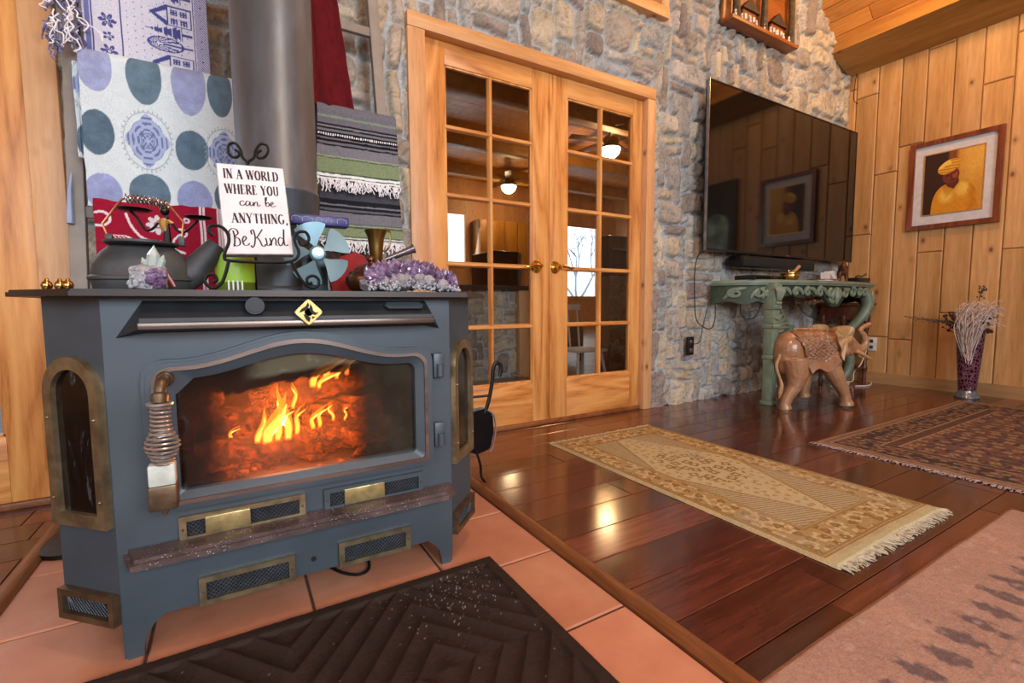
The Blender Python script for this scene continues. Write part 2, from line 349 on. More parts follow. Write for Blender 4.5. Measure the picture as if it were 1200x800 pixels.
# ---- stone wall as geometry
def stone_cells(x0,x1,z0,z1,unit,seed):
    R=random.Random(seed); nx=int((x1-x0)/unit)+1; nz=int((z1-z0)/unit)+1; g=-np.ones((nx,nz),int); rects=[]
    sizes=[(3,2),(4,2),(2,2),(2,3),(1,3),(1,4),(3,1),(4,1),(5,2),(2,1),(1,2),(5,1),(3,3),(2,4),(4,3)]; wts=[8,6,5,4,5,4,10,10,4,5,4,6,3,2,1.5]
    for j in range(nz):
        for i in range(nx):
            if g[i,j]>=0: continue
            for t in range(14):
                a,b=R.choices(sizes,wts)[0]
                if i+a<=nx and j+b<=nz and (g[i:i+a,j:j+b]<0).all(): break
            else: a,b=1,1
            g[i:i+a,j:j+b]=len(rects); rects.append((i,j,a,b))
    return g,np.array(rects,float)
def stonewall(name,x0,x1,z0,z1,step,Y,sign,holes,unit=.068,seed=3,depth=.05):
    nu=int((x1-x0)/step)+1; nv=int((z1-z0)/step)+1
    X,Z=np.meshgrid(np.linspace(x0,x1,nu),np.linspace(z0,z1,nv))
    wx=X+.030*fbm(X*3.1,Z*3.1,2,5)+.012*fbm(X*11,Z*11,2,9); wz=Z+.040*fbm(X*2.6+9,Z*3.3,2,21)+.012*fbm(X*10+4,Z*10,2,31)
    g,rc=stone_cells(x0-.2,x1+.2,z0-.2,z1+.2,unit,seed)
    gu=(wx-(x0-.2))/unit; gv=(wz-(z0-.2))/unit
    i=np.clip(gu.astype(int),0,g.shape[0]-1); j=np.clip(gv.astype(int),0,g.shape[1]-1); idd=g[i,j]
    r=rc[idd]; cx=(r[...,0]+r[...,2]/2); cz=(r[...,1]+r[...,3]/2)
    lu=(gu-cx)*unit; lv=(gv-cz)*unit; hx=r[...,2]/2*unit-.0045; hz=r[...,3]/2*unit-.0045
    n=len(rc); rr=np.random.default_rng(seed); rot=rr.uniform(-.10,.10,n)[idd]
    lu,lv=lu*np.cos(rot)-lv*np.sin(rot),lu*np.sin(rot)+lv*np.cos(rot)
    rad=np.minimum(hx,hz)*rr.uniform(.25,.75,n)[idd]
    qx=np.abs(lu)-hx+rad; qz=np.abs(lv)-hz+rad
    sd=np.hypot(np.maximum(qx,0),np.maximum(qz,0))+np.minimum(np.maximum(qx,qz),0)-rad
    inside=-sd+.004*fbm(X*40,Z*40,2,77)
    thick=rr.uniform(.45,1.15,n)[idd]*depth
    prof=np.clip(inside/.020,0,1); prof=1-(1-prof)**2.4
    h=prof*thick*(1+1.6*rr.uniform(-1,1,n)[idd]*lu+2.2*rr.uniform(-1,1,n)[idd]*lv)
    # broken, layered rock faces
    an=rr.uniform(0,PI,n)[idd]; s_=(X*np.cos(an)+Z*np.sin(an)); t_=(-X*np.sin(an)+Z*np.cos(an))
    ridg=np.abs(fbm(s_*9,t_*38,3,55)); h=h+prof*(.014*fbm(X*17,Z*17,3,41)-.016*sm(.25,.0,ridg)*.6+.006*fbm(X*60,Z*60,2,61))
    h=h+(1-np.clip(prof*3,0,1))*.003*fbm(X*50,Z*50,2,3)
    pal=np.array([srgb(c) for c in ('#a39b90','#b0a596','#98928c','#b8af9e','#bfb39c','#8f847d','#9ea1a3','#aaa094','#877d76','#b3a793','#aca8a2','#9a9d9c')])
    base=pal[rr.integers(0,len(pal),n)][idd]
    var=fbm(X*14,Z*14,4,91)[...,None]
    col=base*(1+.30*var)*np.array([1,.985,.97]); tan=np.array(srgb('#b39a72')); col=mixc(col,np.broadcast_to(tan,col.shape),.28*sm(.1,.5,fbm(X*5+3,Z*7,3,12)))
    dark=np.array(srgb('#5d5450')); col=mixc(col,np.broadcast_to(dark,col.shape),.5*sm(.12,.0,ridg))
    mort=np.array(srgb('#aaaeb0')); col=mixc(np.broadcast_to(mort,col.shape)*(1+.08*var),col,sm(.0,.25,prof))
    if holes:
        dd=np.full(X.shape,9.)
        for a,b,c,d in holes: dd=np.minimum(dd,np.hypot(np.maximum(np.maximum(a-X,X-b),0),np.maximum(np.maximum(c-Z,Z-d),0)))
        dd=np.minimum(dd,X-x0+.0); lim=.030+.040*sm(.05,.14,dd); h=lim*np.tanh(h/lim)
    P=np.stack([X,Y+sign*h,Z],-1)
    xc=(X[:-1,:-1]+X[1:,1:])/2; zc=(Z[:-1,:-1]+Z[1:,1:])/2; keep=np.ones(xc.shape,bool)
    for a,b,c,d in holes: keep&=~((xc>a)&(xc<b)&(zc>c)&(zc<d))
    if sign<0: pass
    return grid(name,P,col,'stone',None,keep)
M['stone']=attrmat('cut_stone',.85,90,.35,.5,.004,spec=.25)
S(stonewall('wall_back',-.47,XB,0,3.36,.0085,YW,-1,[(.77,2.215,-.1,1.90),(.95,2.28,2.43,3.2)]))
M['wallcore']=plain('wall_core','#a08468','#94785c',.8,scale=8)
mb=MB()   # masonry core behind the veneer, with the door openings left free
for a in ((-.455,.77,0,3.4),(2.215,XB,0,3.4),(.77,2.215,1.9,2.43),(.77,.95,2.43,3.4),(2.28,2.215,2.43,3.4),(.95,2.28,3.2,3.4)): 
    if a[1]>a[0]: mb.bb(a[0],a[1],YW+.004,YW+.12,a[2],a[3])
S(mb.build('wall_back_core','wallcore'))
S(planks('wall_left_of_door','pine',(-3.1,YW+.02,0),(0,0,1),(1,0,0),(0,-1,0),3.4,1.85,.145,3.5,seed=12,gap=.003))
S(MB().bb(-1.25,-.455,YW+.004,YW+.1,1.93,3.4).build('wall_over_door','wallcore'))
S(MB().bb(-1.25,-.455,YW-.03,YW+.003,1.95,3.4).build('trim_3','case_h'))
# ---- knotty pine wall (right)
S(planks('wall_right','pine',(XB+.02,-3.287,0),(0,0,1),(0,1,0),(-1,0,0),3.4,5.44,.1565,1.35,seed=21,gap=.004,bev=.007))
S(planks('wall_left','pine',(-3.1,-3.2,0),(0,0,1),(0,1,0),(1,0,0),3.4,5.4,.1555,1.9,seed=22,gap=.003))
S(planks('wall_front','pine',(-3.1,-3.22,0),(0,0,1),(1,0,0),(0,1,0),3.4,XB+3.1,.1555,1.9,seed=23,gap=.003))
mb=MB(); mb.prism([(0,0),(-.018,0),(-.018,.075),(-.012,.09),(0,.09)],lambda u,v,d:(XB+u,d,v),-3.2,2.1); S(mb.build('baseboard_right','base'))
# ceiling
S(planks('ceiling','ceil',(-3.1,-3.2,3.38),(0,1,0),(1,0,0),(0,0,-1),5.4,6.80,.14,2.2,seed=31,gap=.004))
sl=Vector((.70,0,-.66)); L_=sl.length; sl.normalize(); nn=Vector((-sl.z*-1*-1,0,0)); nn=Vector((-.66,0,-.70)).normalized()
S(planks('ceiling_slope','ceil',(3.70,-3.2,3.385),(0,1,0),tuple(sl),tuple(nn),5.4,L_,.118,2.4,seed=32,gap=.004))
mb=MB(); mb.prism([(XB+.02,2.545),(4.24,2.660),(4.30,2.76),(4.42,2.80),(XB+.02,2.80)],lambda u,v,d:(u,d,v),-3.2,2.09); S(mb.build('trim_4','beam'))
# window frames behind the camera (daylight enters here)
M['skyglass']=emis('bright_window_pane',(.8,.9,1),1.2)
for q,(xx) in enumerate((-1.5,1.0)):
    t=thing('window_%d'%(q+2),None,None,(xx,-3.15,.6),kind='structure'); mb=MB()
    for a in ((xx-1.05,xx-.97,.52,2.58),(xx+.97,xx+1.05,.52,2.58),(xx-1.05,xx+1.05,.5,.6),(xx-1.05,xx+1.05,2.5,2.6),(xx-.02,xx+.02,.55,2.55)): mb.bb(a[0],a[1],-3.19,-3.10,a[2],a[3])
    mb.build('window_frame','case_v',t)
# ================================================================ FRENCH DOORS
M['brass']=plain('polished_brass','#c8aa68','#b8965a',.2,1,30,0)
M['brass_door']=plain('bright_door_brass','#ecca74','#e0bc60',.2,1,30,0)
M['pane']=glass('door_pane',(.97,.97,.96),.01,1.0)
YD=2.13
def french_leaf(name,x0,x1,gx0,gx1,knobx,kdir,hingex,z0=.02,z1=1.885,kz=.865):
    t=thing(name,None,None,((x0+x1)/2,YD,0),kind='structure'); rows=[.241,.545,.861,1.188,1.505,1.785]; f=YD; b=YD+.04
    MB().bb(x0,gx0,f,b,z0,z1,.003).build('stile','door_v',t); MB().bb(gx1,x1,f,b,z0,z1,.003).build('stile','door_v',t)
    MB().bb(gx0,gx1,f+.001,b,z0,rows[0],.002).build('bottom_rail','door_h',t); MB().bb(gx0,gx1,f+.001,b,rows[-1],z1,.002).build('top_rail','door_h',t)
    mb=MB(); mx=(gx0+gx1)/2; w2=.013
    mb.prism([(mx-w2,0),(mx-w2*.5,-.012),(mx+w2*.5,-.012),(mx+w2,0),(mx+w2,.012),(mx-w2,.012)],lambda u,v,d:(u,f+.014+v,d),rows[0],rows[-1])
    mb.build('muntin','door_v',t)
    for zz in rows[1:-1]:
        mb=MB(); mb.prism([(zz-w2,0),(zz-w2*.5,-.012),(zz+w2*.5,-.012),(zz+w2,0),(zz+w2,.012),(zz-w2,.012)],lambda u,v,d:(d,f+.0135+v,u),gx0,gx1); mb.build('muntin','door_h',t)
    mb=MB()   # sticking bead round the glass
    for a in ((gx0-.001,gx0+.009,rows[0],rows[-1]),(gx1-.009,gx1+.001,rows[0],rows[-1])): mb.bb(a[0],a[1],f+.006,f+.02,a[2],a[3],.002)
    for zz in (rows[0]-.001,rows[-1]-.009): mb.bb(gx0,gx1,f+.006,f+.02,zz,zz+.01,.002)
    mb.build('glazing_bead','door_v',t)
    MB().bb(gx0-.004,gx1+.004,f+.020,f+.024,rows[0]-.004,rows[-1]+.004).build('glass','pane',t)
    if knobx:
        mb=MB(); Rm=Matrix.Rotation(PI/2,3,'X')
        mb.lathe([(0,0),(.035,0),(.035,.004),(.030,.009),(.013,.012),(.010,.035),(.013,.037),(.013,.05),(.009,.055),(0,.056)],(knobx,f,kz),24,Rm)
        mb.tube(catmull([(knobx,f-.044,kz),(knobx+kdir*.03,f-.05,kz+.004),(knobx+kdir*.06,f-.05,kz-.002),(knobx+kdir*.085,f-.046,kz-.006),(knobx+kdir*.10,f-.043,kz-.001)],5),[.009]*6+[.0075]*10+[.006]*5,10,flat=(1,.8))
        mb.build('door_handle','brass_door',t)
    for hz in (.25,.97,1.68):
        mb=MB(); mb.cyl((hingex,f-.006,hz-.045),(hingex,f-.006,hz+.045),.006,n=10); mb.sph((hingex,f-.006,hz+.048),.006,8); mb.build('hinge','brass_door',t)
    return t
french_leaf('door_1',.797,1.503,.90,1.39,1.415,-1,.797)
french_leaf('door_2',1.507,2.24,1.622,2.112,1.537,1,2.205)
l3=french_leaf('door_3',-1.235,-.545,-1.12,-.655,None,1,-.541)
MB().bb(1.497,1.512,YD-.006,YD,.03,1.88,.002).build('astragal','door_v',bpy.data.objects['door_1'])
def casing(name,x0,x1,xo0,xo1,zi,zo,Y0=2.06,Y1=2.17):
    S(MB().bb(xo0,x0,Y0,Y1,0,zi,.004).build(name,'case_v'))
    S(MB().bb(x1,xo1,Y0,Y1,0,zi,.004).build(name,'case_v'))
    S(MB().bb(xo0,xo1,Y0-.002,Y1,zi,zo,.004).build(name,'case_h'))
casing('trim_5',.79,2.185,.708,2.253,1.885,1.95,2.082)
casing('trim_6',-1.245,-.535,-1.33,-.452,1.885,1.96,2.082)
S(MB().bb(.79,2.185,2.11,2.20,0,.022,.003).build('trim_7','strip')); S(MB().bb(-1.24,-.54,2.11,2.20,0,.022,.003).build('trim_8','strip'))
# upper window over the doors
t=thing('window_1',None,None,(1.6,2.1,2.4),kind='structure')
MB().bb(.87,2.325,2.055,2.17,2.36,2.425,.004).build('window_sill','case_h',t); MB().bb(.87,.945,2.06,2.17,2.425,3.2,.004).build('window_frame','case_v',t); MB().bb(2.262,2.325,2.06,2.17,2.425,3.2,.004).build('window_frame','case_v',t)
MB().bb(.945,2.262,2.12,2.15,2.425,2.47,.004).build('window_sash','door_h',t); MB().bb(2.215,2.262,2.12,2.15,2.47,3.2,.004).build('window_sash','door_v',t); MB().bb(.945,2.262,2.13,2.134,2.425,3.2).build('glass','pane',t)

# ================================================================ WOOD STOVE
M['iron']=plain('blue_grey_stove_paint','#4b555e','#434c54',.42,.25,7,.12,.001,.5)
M['iron_dark']=plain('dark_stove_iron','#33373c','#2a2c30',.5,.3,12,.2,.001)
M['plate']=plain('stove_top_plate','#463f3c','#332f2f',.38,.4,9,.15,.001,stretch=(.3,1,1))
M['copperbar']=plain('heat_worn_steel','#8c8078','#6e625c',.32,.85,25,.15,.001,stretch=(.2,1,1))
M['oldbrass']=plain('tarnished_brass','#a09070','#7a6a52',.38,.75,30,.3,.001)
M['brassplate']=plain('dull_brass_plate','#b8a874','#94835a',.34,.7,40,.3,.001)
M['bronze']=plain('brown_bronze','#76624c','#5a4836',.42,.7,40,.3,.001)
M['meshmetal']=plain('perforated_steel','#4a5058','#34383e',.5,.4,40,0)
M['black']=plain('black_cavity','#0c0c0d','#080808',.7,0,10,0)
M['blackiron']=plain('wrought_iron','#1b1a1a','#121111',.42,.5,40,.2,.001)
M['coil']=plain('nickel_spring','#c4bcb8','#a89c96',.28,.7,60,0)
M['bone']=plain('pale_bone_block','#ccd2ca','#b4bab0',.4,0,40,.1)
M['brick']=plain('firebrick','#5c4030','#3a261c',.9,0,14,.6,.006)
def ash_shelf():
    k=NT('ash_flecked_iron'); v=k.coord(); n=k.noise(v,16,5); vo=k.N('ShaderNodeTexVoronoi'); k.L(v,vo.inputs['Vector']); vo.inputs['Scale'].default_value=190
    n3=k.noise(v,24,4,.7); base=k.ramp(n,[(.3,c4('#3c2f2e')),(.55,c4('#554442')),(.75,c4('#6a5856'))])
    fl=k.math('MULTIPLY',k.ramp(vo.outputs['Distance'],[(.08,(1,1,1)),(.22,(0,0,0))]),k.ramp(n3,[(.44,(0,0,0)),(.52,(1,1,1))]))
    k.col(k.mix(fl,base,c4('#e0dcda'))); k.rm(.5,.1); k.bump(k.noise(v,90,4),.5,.003); M['ash']=k.m
ash_shelf()
XC=.128
def stove_loop(x0,x1,z0,zb,A,wb,rl,rr,rb,cham=False):
    """bell-topped loop, fixed point count; counter-clockwise from bottom-left"""
    pts=[]
    def arc(cx,cz,r,a0,a1,n=6):
        for i in range(n+1):
            a=math.radians(lerp(a0,a1,i/n)); 
            pts.append((cx+r*math.cos(a),cz+r*math.sin(a)))
    arc(x0+rb,z0+rb,rb,180,270); arc(x1-rb,z0+rb,rb,270,360); arc(x1-rr,zb-rr,rr,0,90)
    n=44
    for i in range(1,n):
        x=lerp(x1-rr,x0+rl,i/n); d=(x-.118)/wb; pts.append((x,zb+(A*(.5+.5*math.cos(PI*d)) if abs(d)<1 else 0)))
    if cham:
        for i in range(7): pts.append((lerp(x0+rl,x0,i/6),lerp(zb,zb-rl,i/6)))
    else: arc(x0+rl,zb-rl,rl,90,180)
    return pts
def build_stove():
    t=thing('wood_stove','large blue-grey cast iron wood stove with a burning fire behind its bell-topped glass door','stove',(XC,1.35,0))
    zt,zb=.679,.074
    mb=MB(); V=lambda u,v,d:(u,v,d)
    for P in ([(-.202,1.08),(-.302,1.18),(-.292,1.19),(-.192,1.094)],[(.458,1.08),(.558,1.18),(.548,1.19),(.448,1.094)],
              [(-.302,1.18),(-.302,1.62),(-.29,1.62),(-.29,1.185)],[(.558,1.18),(.558,1.62),(.546,1.62),(.546,1.185)],[(-.302,1.62),(.558,1.62),(.558,1.608),(-.302,1.608)]):
        mb.prism(P,V,zb,zt)
    mb.prism([(-.19,1.097),(.446,1.097),(.545,1.185),(.545,1.606),(-.289,1.606),(-.289,1.185)],V,zb+.004,zb+.016)
    lo=stove_loop(-.118,.376,.302,.538,.038,.2,.03,.03,.02)
    ou=[]                                         # outer boundary with the same number of points
    for (x,z) in lo:
        dx,dz=x-.128,z-.42; s_=min(.33/abs(dx) if dx else 9e9,((zt-.42) if dz>0 else (.42-zb))/abs(dz) if dz else 9e9); ou.append((.128+dx*s_,.42+dz*s_))
    F=lambda u,v,d:(u,d,v)
    for cx_,cz_ in ((-.202,zb),(.458,zb),(-.202,zt),(.458,zt)):   # the boundary point nearest a corner goes to the corner
        i=min(range(len(ou)),key=lambda i:(ou[i][0]-cx_)**2+(ou[i][1]-cz_)**2); ou[i]=(cx_,cz_)
    mb.frame(ou,lo,F,1.094,1.08)
    mb.build('body','iron',t,ang=20)
    # top plate
    mb=MB(); P=[(-.232,1.035),(.488,1.035),(.598,1.16),(.598,1.66),(-.342,1.66),(-.342,1.16)]
    mb.prism(P,V,.679,.691,bev=.004); mb.build('top_plate','plate',t)
    # hood over the door
    mb=MB(); b=mb.bm
    pr=[(1.081,.672),(1.032,.640),(1.028,.622),(1.081,.612)]
    A=[b.verts.new((-.142,y,z)) for y,z in pr]; B=[b.verts.new((.396,y,z)) for y,z in pr]
    for i in range(4): b.faces.new((A[i],A[(i+1)%4],B[(i+1)%4],B[i]))
    for Q,x in ((A,-.184),(B,.432)):
        e=b.verts.new((x,1.081,.604)); f=b.verts.new((lerp(Q[0].co.x,x,.12),1.081,.667))
        b.faces.new((Q[0],Q[1],e,f)); b.faces.new((Q[1],Q[2],e)); b.faces.new((Q[2],Q[3],e)); 
    h=mb.build('door_hood','iron_dark',t,ang=15)
    MB().bb(-.144,.398,1.022,1.034,.620,.633,.003).build('hood_edge','copperbar',t)
    # door frame rings
    mb=MB(); o1=stove_loop(-.150,.405,.276,.563,.045,.215,.035,.035,.015); o2=stove_loop(-.143,.398,.283,.558,.044,.213,.033,.033,.014)
    o3=stove_loop(-.134,.389,.290,.550,.043,.208,.030,.030,.012); o4=stove_loop(-.124,.381,.298,.543,.041,.204,.027,.027,.011); o5=stove_loop(-.100,.362,.312,.526,.036,.196,.03,.018,.010,True)
    mb.frame(o1,o2,F,1.082,1.060); mb.frame(o2,o3,F,1.082,1.054); mb.build('door_frame','iron',t,ang=30)
    mb=MB(); mb.frame(o3,o4,F,1.07,1.050); mb.build('door_trim','copperbar',t)
    mb=MB(); n=len(o4); Av=[mb.bm.verts.new((x,1.054,z)) for x,z in o4]; Bv=[mb.bm.verts.new((x,1.064,z)) for x,z in o5]; Cv=[mb.bm.verts.new((x,1.079,z)) for x,z in o5]
    for i in range(n):
        j=(i+1)%n; mb.bm.faces.new((Av[i],Av[j],Bv[j],Bv[i])); mb.bm.faces.new((Bv[i],Bv[j],Cv[j],Cv[i]))
    mb.build('door_inner_frame','iron',t,ang=30)
    # sooty glass, with a grey reflection painted into the soot colour at the top
    x0,x1,z0,z1=-.104,.366,.305,.572; X,Z=np.meshgrid(np.linspace(x0,x1,150),np.linspace(z0,z1,90))
    top=.530+.036*np.where(abs((X-.118)/.196)<1,.5+.5*np.cos(PI*(X-.118)/.196),0)
    nz=fbm(X*14,Z*14,4,8); fn=fbm(X*60,Z*60,3,15)
    al=.10+.88*sm(.80,1.25,np.hypot((X-.098)/.175,(Z-.40)/.15)+.22*nz); al=np.maximum(al,.93*sm(.200,.260,X+.014*nz)); al=np.maximum(al,.95*sm(-.008,-.055,X+.02*nz))
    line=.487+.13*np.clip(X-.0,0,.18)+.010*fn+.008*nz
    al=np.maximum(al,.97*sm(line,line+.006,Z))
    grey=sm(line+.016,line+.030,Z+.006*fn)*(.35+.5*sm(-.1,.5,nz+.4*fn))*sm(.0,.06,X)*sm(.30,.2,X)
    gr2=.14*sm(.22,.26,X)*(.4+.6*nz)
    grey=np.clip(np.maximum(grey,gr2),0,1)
    kp=(Z<top+.010)[:-1,:-1]&(X>-.102)[:-1,:-1]
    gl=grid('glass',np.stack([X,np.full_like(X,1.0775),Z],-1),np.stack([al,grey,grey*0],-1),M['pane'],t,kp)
    k=NT('sooty_stove_glass'); k.n.remove(k.b); at=k.attr('col'); sp=k.N('ShaderNodeSeparateColor'); k.L(at.outputs['Color'],sp.inputs[0])
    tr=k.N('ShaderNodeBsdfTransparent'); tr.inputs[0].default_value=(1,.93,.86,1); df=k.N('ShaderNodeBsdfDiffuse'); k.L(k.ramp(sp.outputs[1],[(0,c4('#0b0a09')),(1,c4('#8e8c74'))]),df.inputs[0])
    tl=k.N('ShaderNodeBsdfTranslucent'); tl.inputs[0].default_value=(.9,.55,.35,1); m0=k.N('ShaderNodeMixShader'); m0.inputs[0].default_value=.07; k.L(tr.outputs[0],m0.inputs[1]); k.L(tl.outputs[0],m0.inputs[2]); m1=k.N('ShaderNodeMixShader'); k.L(sp.outputs[0],m1.inputs[0]); k.L(m0.outputs[0],m1.inputs[1]); k.L(df.outputs[0],m1.inputs[2])
    g2=k.N('ShaderNodeBsdfGlossy'); g2.inputs['Roughness'].default_value=.12; fr=k.N('ShaderNodeLayerWeight'); fr.inputs[0].default_value=.5; m2=k.N('ShaderNodeMixShader'); k.L(k.math('MULTIPLY_ADD',k.math('POWER',fr.outputs['Facing'],5),.8,.04),m2.inputs[0]); k.L(m1.outputs[0],m2.inputs[1]); k.L(g2.outputs[0],m2.inputs[2]); k.L(m2.outputs[0],k.out.inputs[0])
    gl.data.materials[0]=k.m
    # firebox lining
    mb=MB(); mb.bb(-.20,.456,1.52,1.55,.27,.63); mb.bb(-.20,-.17,1.10,1.56,.27,.63); mb.bb(.426,.456,1.10,1.56,.27,.63); mb.bb(-.19,.44,1.10,1.56,.26,.285); mb.bb(-.19,.44,1.10,1.56,.61,.63); mb.build('firebox','brick',t)
    # handle
    hb=MB(); hb.sph((-.112,1.045,.530),.014,16,(1,.6,1)); hb.tube(catmull([(-.112,1.045,.530),(-.114,1.015,.527),(-.116,1.005,.512),(-.117,1.003,.496)],5),[.010]*6+[.009]*5+[.013]*5,12); hh=hb.build('handle','bronze',t)
    cb=MB(); pts=[]
    for i in range(16*14+1):
        a=2*PI*i/16; u=i/(16*14); r=.014+.011*math.exp(-((u-.68)/.19)**2); pts.append((-.117+r*math.cos(a),1.003+r*math.sin(a),lerp(.492,.386,u)))
    cb.tube(pts,.0021,6); cb.lathe([(0,0),(.020,0),(.020,.004),(0,.004)],(-.117,1.003,.491),20); cb.build('spring_grip','coil',hh)
    MB().bb(-.139,-.100,.990,1.016,.350,.388,.003).build('grip_block','bone',hh); MB().bb(-.141,-.099,.992,1.03,.305,.350,.004).bb(-.125,-.118,1.02,1.05,.286,.31,.001).build('latch_block','bronze',hh)
    for z in (.515,.345): mb=MB(); mb.bb(.408,.436,1.060,1.081,z-.030,z+.030,.004); mb.cyl((.424,1.060,z-.026),(.424,1.060,z+.004),.009,n=14); mb.build('door_hinge','iron',t)
    # emblem, badge, name plate
    F2=lambda u,v,d:(.129+u,d,.648+v)
    mb=MB(); q=.026; mb.prism([(0,-q),(.006,-q+.004),(q-.003,-.004),(q,0),(q-.003,.004),(.004,q-.003),(0,q),(-.004,q-.003),(-q+.003,.004),(-q,0),(-q+.003,-.004),(-.004,-q+.003)],F2,1.017,1.012,bev=.0015); M['brass_emblem']=plain('worn_brass_emblem','#d8c07c','#c4a860',.35,.5,60,.2); em=mb.build('emblem','brass_emblem',t)
    mb=MB()
    mb.prism([(-.001,.020),(-.005,.012),(-.014,.006),(-.018,-.001),(-.012,.001),(-.004,.004),(.001,.012)],F2,1.0125,1.0105); mb.prism([(.003,.016),(.001,.004),(.006,-.004),(.012,-.006),(.018,-.001),(.012,-.001),(.008,.003),(.007,.010)],F2,1.0125,1.0105); mb.prism([(-.010,-.004),(-.004,-.005),(.003,-.012),(.000,-.020),(-.006,-.014)],F2,1.0125,1.0105); mb.prism([(.006,-.009),(.011,-.009),(.006,-.015)],F2,1.0125,1.0105)
    mb.build('flame_mark','black',em)
    MB().cyl((.129,1.03,.648),(.129,1.012,.648),.008).build('emblem_post','iron_dark',em)
    mb=MB(); mb.cyl((.036,1.066,.661),(.036,1.030,.661),.0165,n=24); mb.cyl((.036,1.032,.661),(.036,1.028,.661),.012,n=24); mb.build('thermometer_badge','iron_dark',t)
    F3=lambda u,v,d:(.335+u,1.055-.0*d+d*.8-.0+v*1.45,.655+v-d*.5)
    mb=MB(); mb.prism([(-.045,0),(-.037,.007),(.037,.007),(.045,0),(.037,-.007),(-.037,-.007)],F3,-.012,-.006,bev=.001); mb.build('name_plate','iron',t)
    # shelf
    mb=MB(); mb.prism([(-.196,1.085),(-.176,1.018),(.424,1.018),(.452,1.045),(.458,1.085)],V,.196,.214,bev=.007); sh=mb.build('ash_shelf','ash',t)
    def lattice(mb,x0,x1,z0,z1,y,p=.0085,th=.0011):
        h=z1-z0; k=x0-h
        while k<x1:
            for sgn in (1,-1):
                xa,xb=k,k+h; za,zb_=(z0,z1) if sgn>0 else (z1,z0)
                ta=max(0,(x0-xa)/h); tb=min(1,(x1-xa)/h)
                if tb-ta>.02: mb.cyl((xa+h*ta,y,lerp(za,zb_,ta)),(xa+h*tb,y,lerp(za,zb_,tb)),th,n=4,cap=False)
            k+=p
    def vent(x0,x1,z0,z1,fm,lab=None,y=1.08,mats=('meshmetal',)):
        rl=lambda a,b,c,d:[(a,c),(b,c),(b,d),(a,d)]
        mb=MB(); mb.frame(rl(x0,x1,z0,z1),rl(x0+.012,x1-.012,z0+.010,z1-.010),F,y+.001,y-.010); v=mb.build('vent_frame',fm,t)
        if lab: v['label']=lab
        MB().bb(x0+.01,x1-.01,y-.002,y+.001,z0+.008,z1-.008).build('vent_back','black',v)
        mb=MB(); lattice(mb,x0+.012,x1-.012,z0+.010,z1-.010,y-.005); mb.build('vent_mesh','meshmetal',v); 
        for sx in (x0+.006,x1-.006): mb=MB(); mb.sph((sx,y-.010,(z0+z1)/2),.0025,8); mb.build('screw','bronze',v)
        return v
    vent(-.082,.090,.072,.128,'oldbrass'); vent(.180,.345,.072,.128,'oldbrass')
    v1=vent(-.108,.115,.208,.258,'oldbrass'); v2=vent(.153,.380,.208,.258,'iron')
    MB().bb(-.066,.012,1.066,1.074,.216,.252,.002).build('slide_plate','brassplate',v1); MB().bb(.195,.285,1.066,1.074,.216,.252,.002).build('slide_plate','brassplate',v2)
    mb=MB(); mb.cyl((.128,1.0805,.105),(.128,1.0785,.105),.0055,n=16); mb.build('pilot_hole','black',t)
    # chamfer windows and vents; local frame a along the panel, z up, d outward
    for side,(ox_,oy_,ux,uy) in enumerate(((-.202,1.08,-.7071,.7071),(.458,1.08,.7071,.7071))):
        nx_,ny_=(-.7071,-.7071) if side==0 else (.7071,-.7071)
        G=lambda u,v,d:(ox_+ux*u+nx_*d,oy_+uy*u+ny_*d,v)
        def arch(u0,u1,z0,z1,n=14):
            r=(u1-u0)/2; P=[(u0,z0),(u1,z0)]+[(u1,lerp(z0,z1-r,.5)),(u1,z1-r)]
            P+=[((u0+u1)/2+r*math.cos(PI*i/n),z1-r+r*math.sin(PI*i/n)) for i in range(1,n)]+[(u0,z1-r),(u0,lerp(z0,z1-r,.5))]; return P
        mb=MB(); mb.frame(arch(.004,.137,.258,.572),arch(.024,.117,.283,.549),G,.0,.013); fr_=mb.build('side_window_frame','oldbrass',t)
        mb=MB(); mb.prism(arch(.022,.119,.281,.551),G,.001,.004); mb.build('side_window_glass','sideglass',fr_)
        for (u,z) in ((.014,.46),(.127,.46),(.014,.31),(.127,.31)): mb=MB(); mb.sph(G(u,z,.014),.003,8); mb.build('screw','oldbrass',fr_)
        rl=lambda a,b,c,d:[(a,c),(b,c),(b,d),(a,d)]
        mb=MB(); mb.frame(rl(.002,.139,.074,.132),rl(.014,.127,.086,.120),G,.0,.014); vf=mb.build('vent_frame','bronze',t)
        mb=MB(); mb.prism(rl(.013,.128,.085,.121),G,.001,.004); mb.build('vent_back','black',vf)
        mb=MB()
        for i in range(14):
            for sgn in (1,-1):
                u=.014+.0083*i; u2=min(.127,max(.014,u+sgn*.03)); mb.cyl(G(u,.087,.006),G(u2,.119,.006),.001,n=4,cap=False)
        mb.build('vent_mesh','meshmetal',vf)
    # legs
    for sx,x in ((1,-.204),(-1,.460)):
        for y,sy in ((1.083,1),(1.60,-1)):
            H=lambda u,v,d:(x+sx*u,d,v); K=lambda u,v,d:(x+sx*d,y+sy*u,v)
            P=[(0,.086),(.075,.086),(.066,.072),(.048,.058),(.036,.040),(.031,.018),(.030,0),(.006,0),(.003,.03)]
            mb=MB(); mb.prism(P,H,y,y+sy*.012); mb.prism(P,K,0,.012); mb.build('leg','iron',t)
    # flue
    mb=MB(); mb.lathe([(.108,.69),(.108,.705),(.098,.712),(.0975,.955),(.1005,.958),(.1005,.968),(.0975,.971),(.0975,1.9),(.1,1.905),(.1,1.912),(.0975,1.917),(.0975,3.38)],(.12,1.44,0),48); tag(mb.build('flue_pipe','flue',None,ang=50),'tall dark round steel flue pipe rising from the wood stove','flue pipe')
    return t
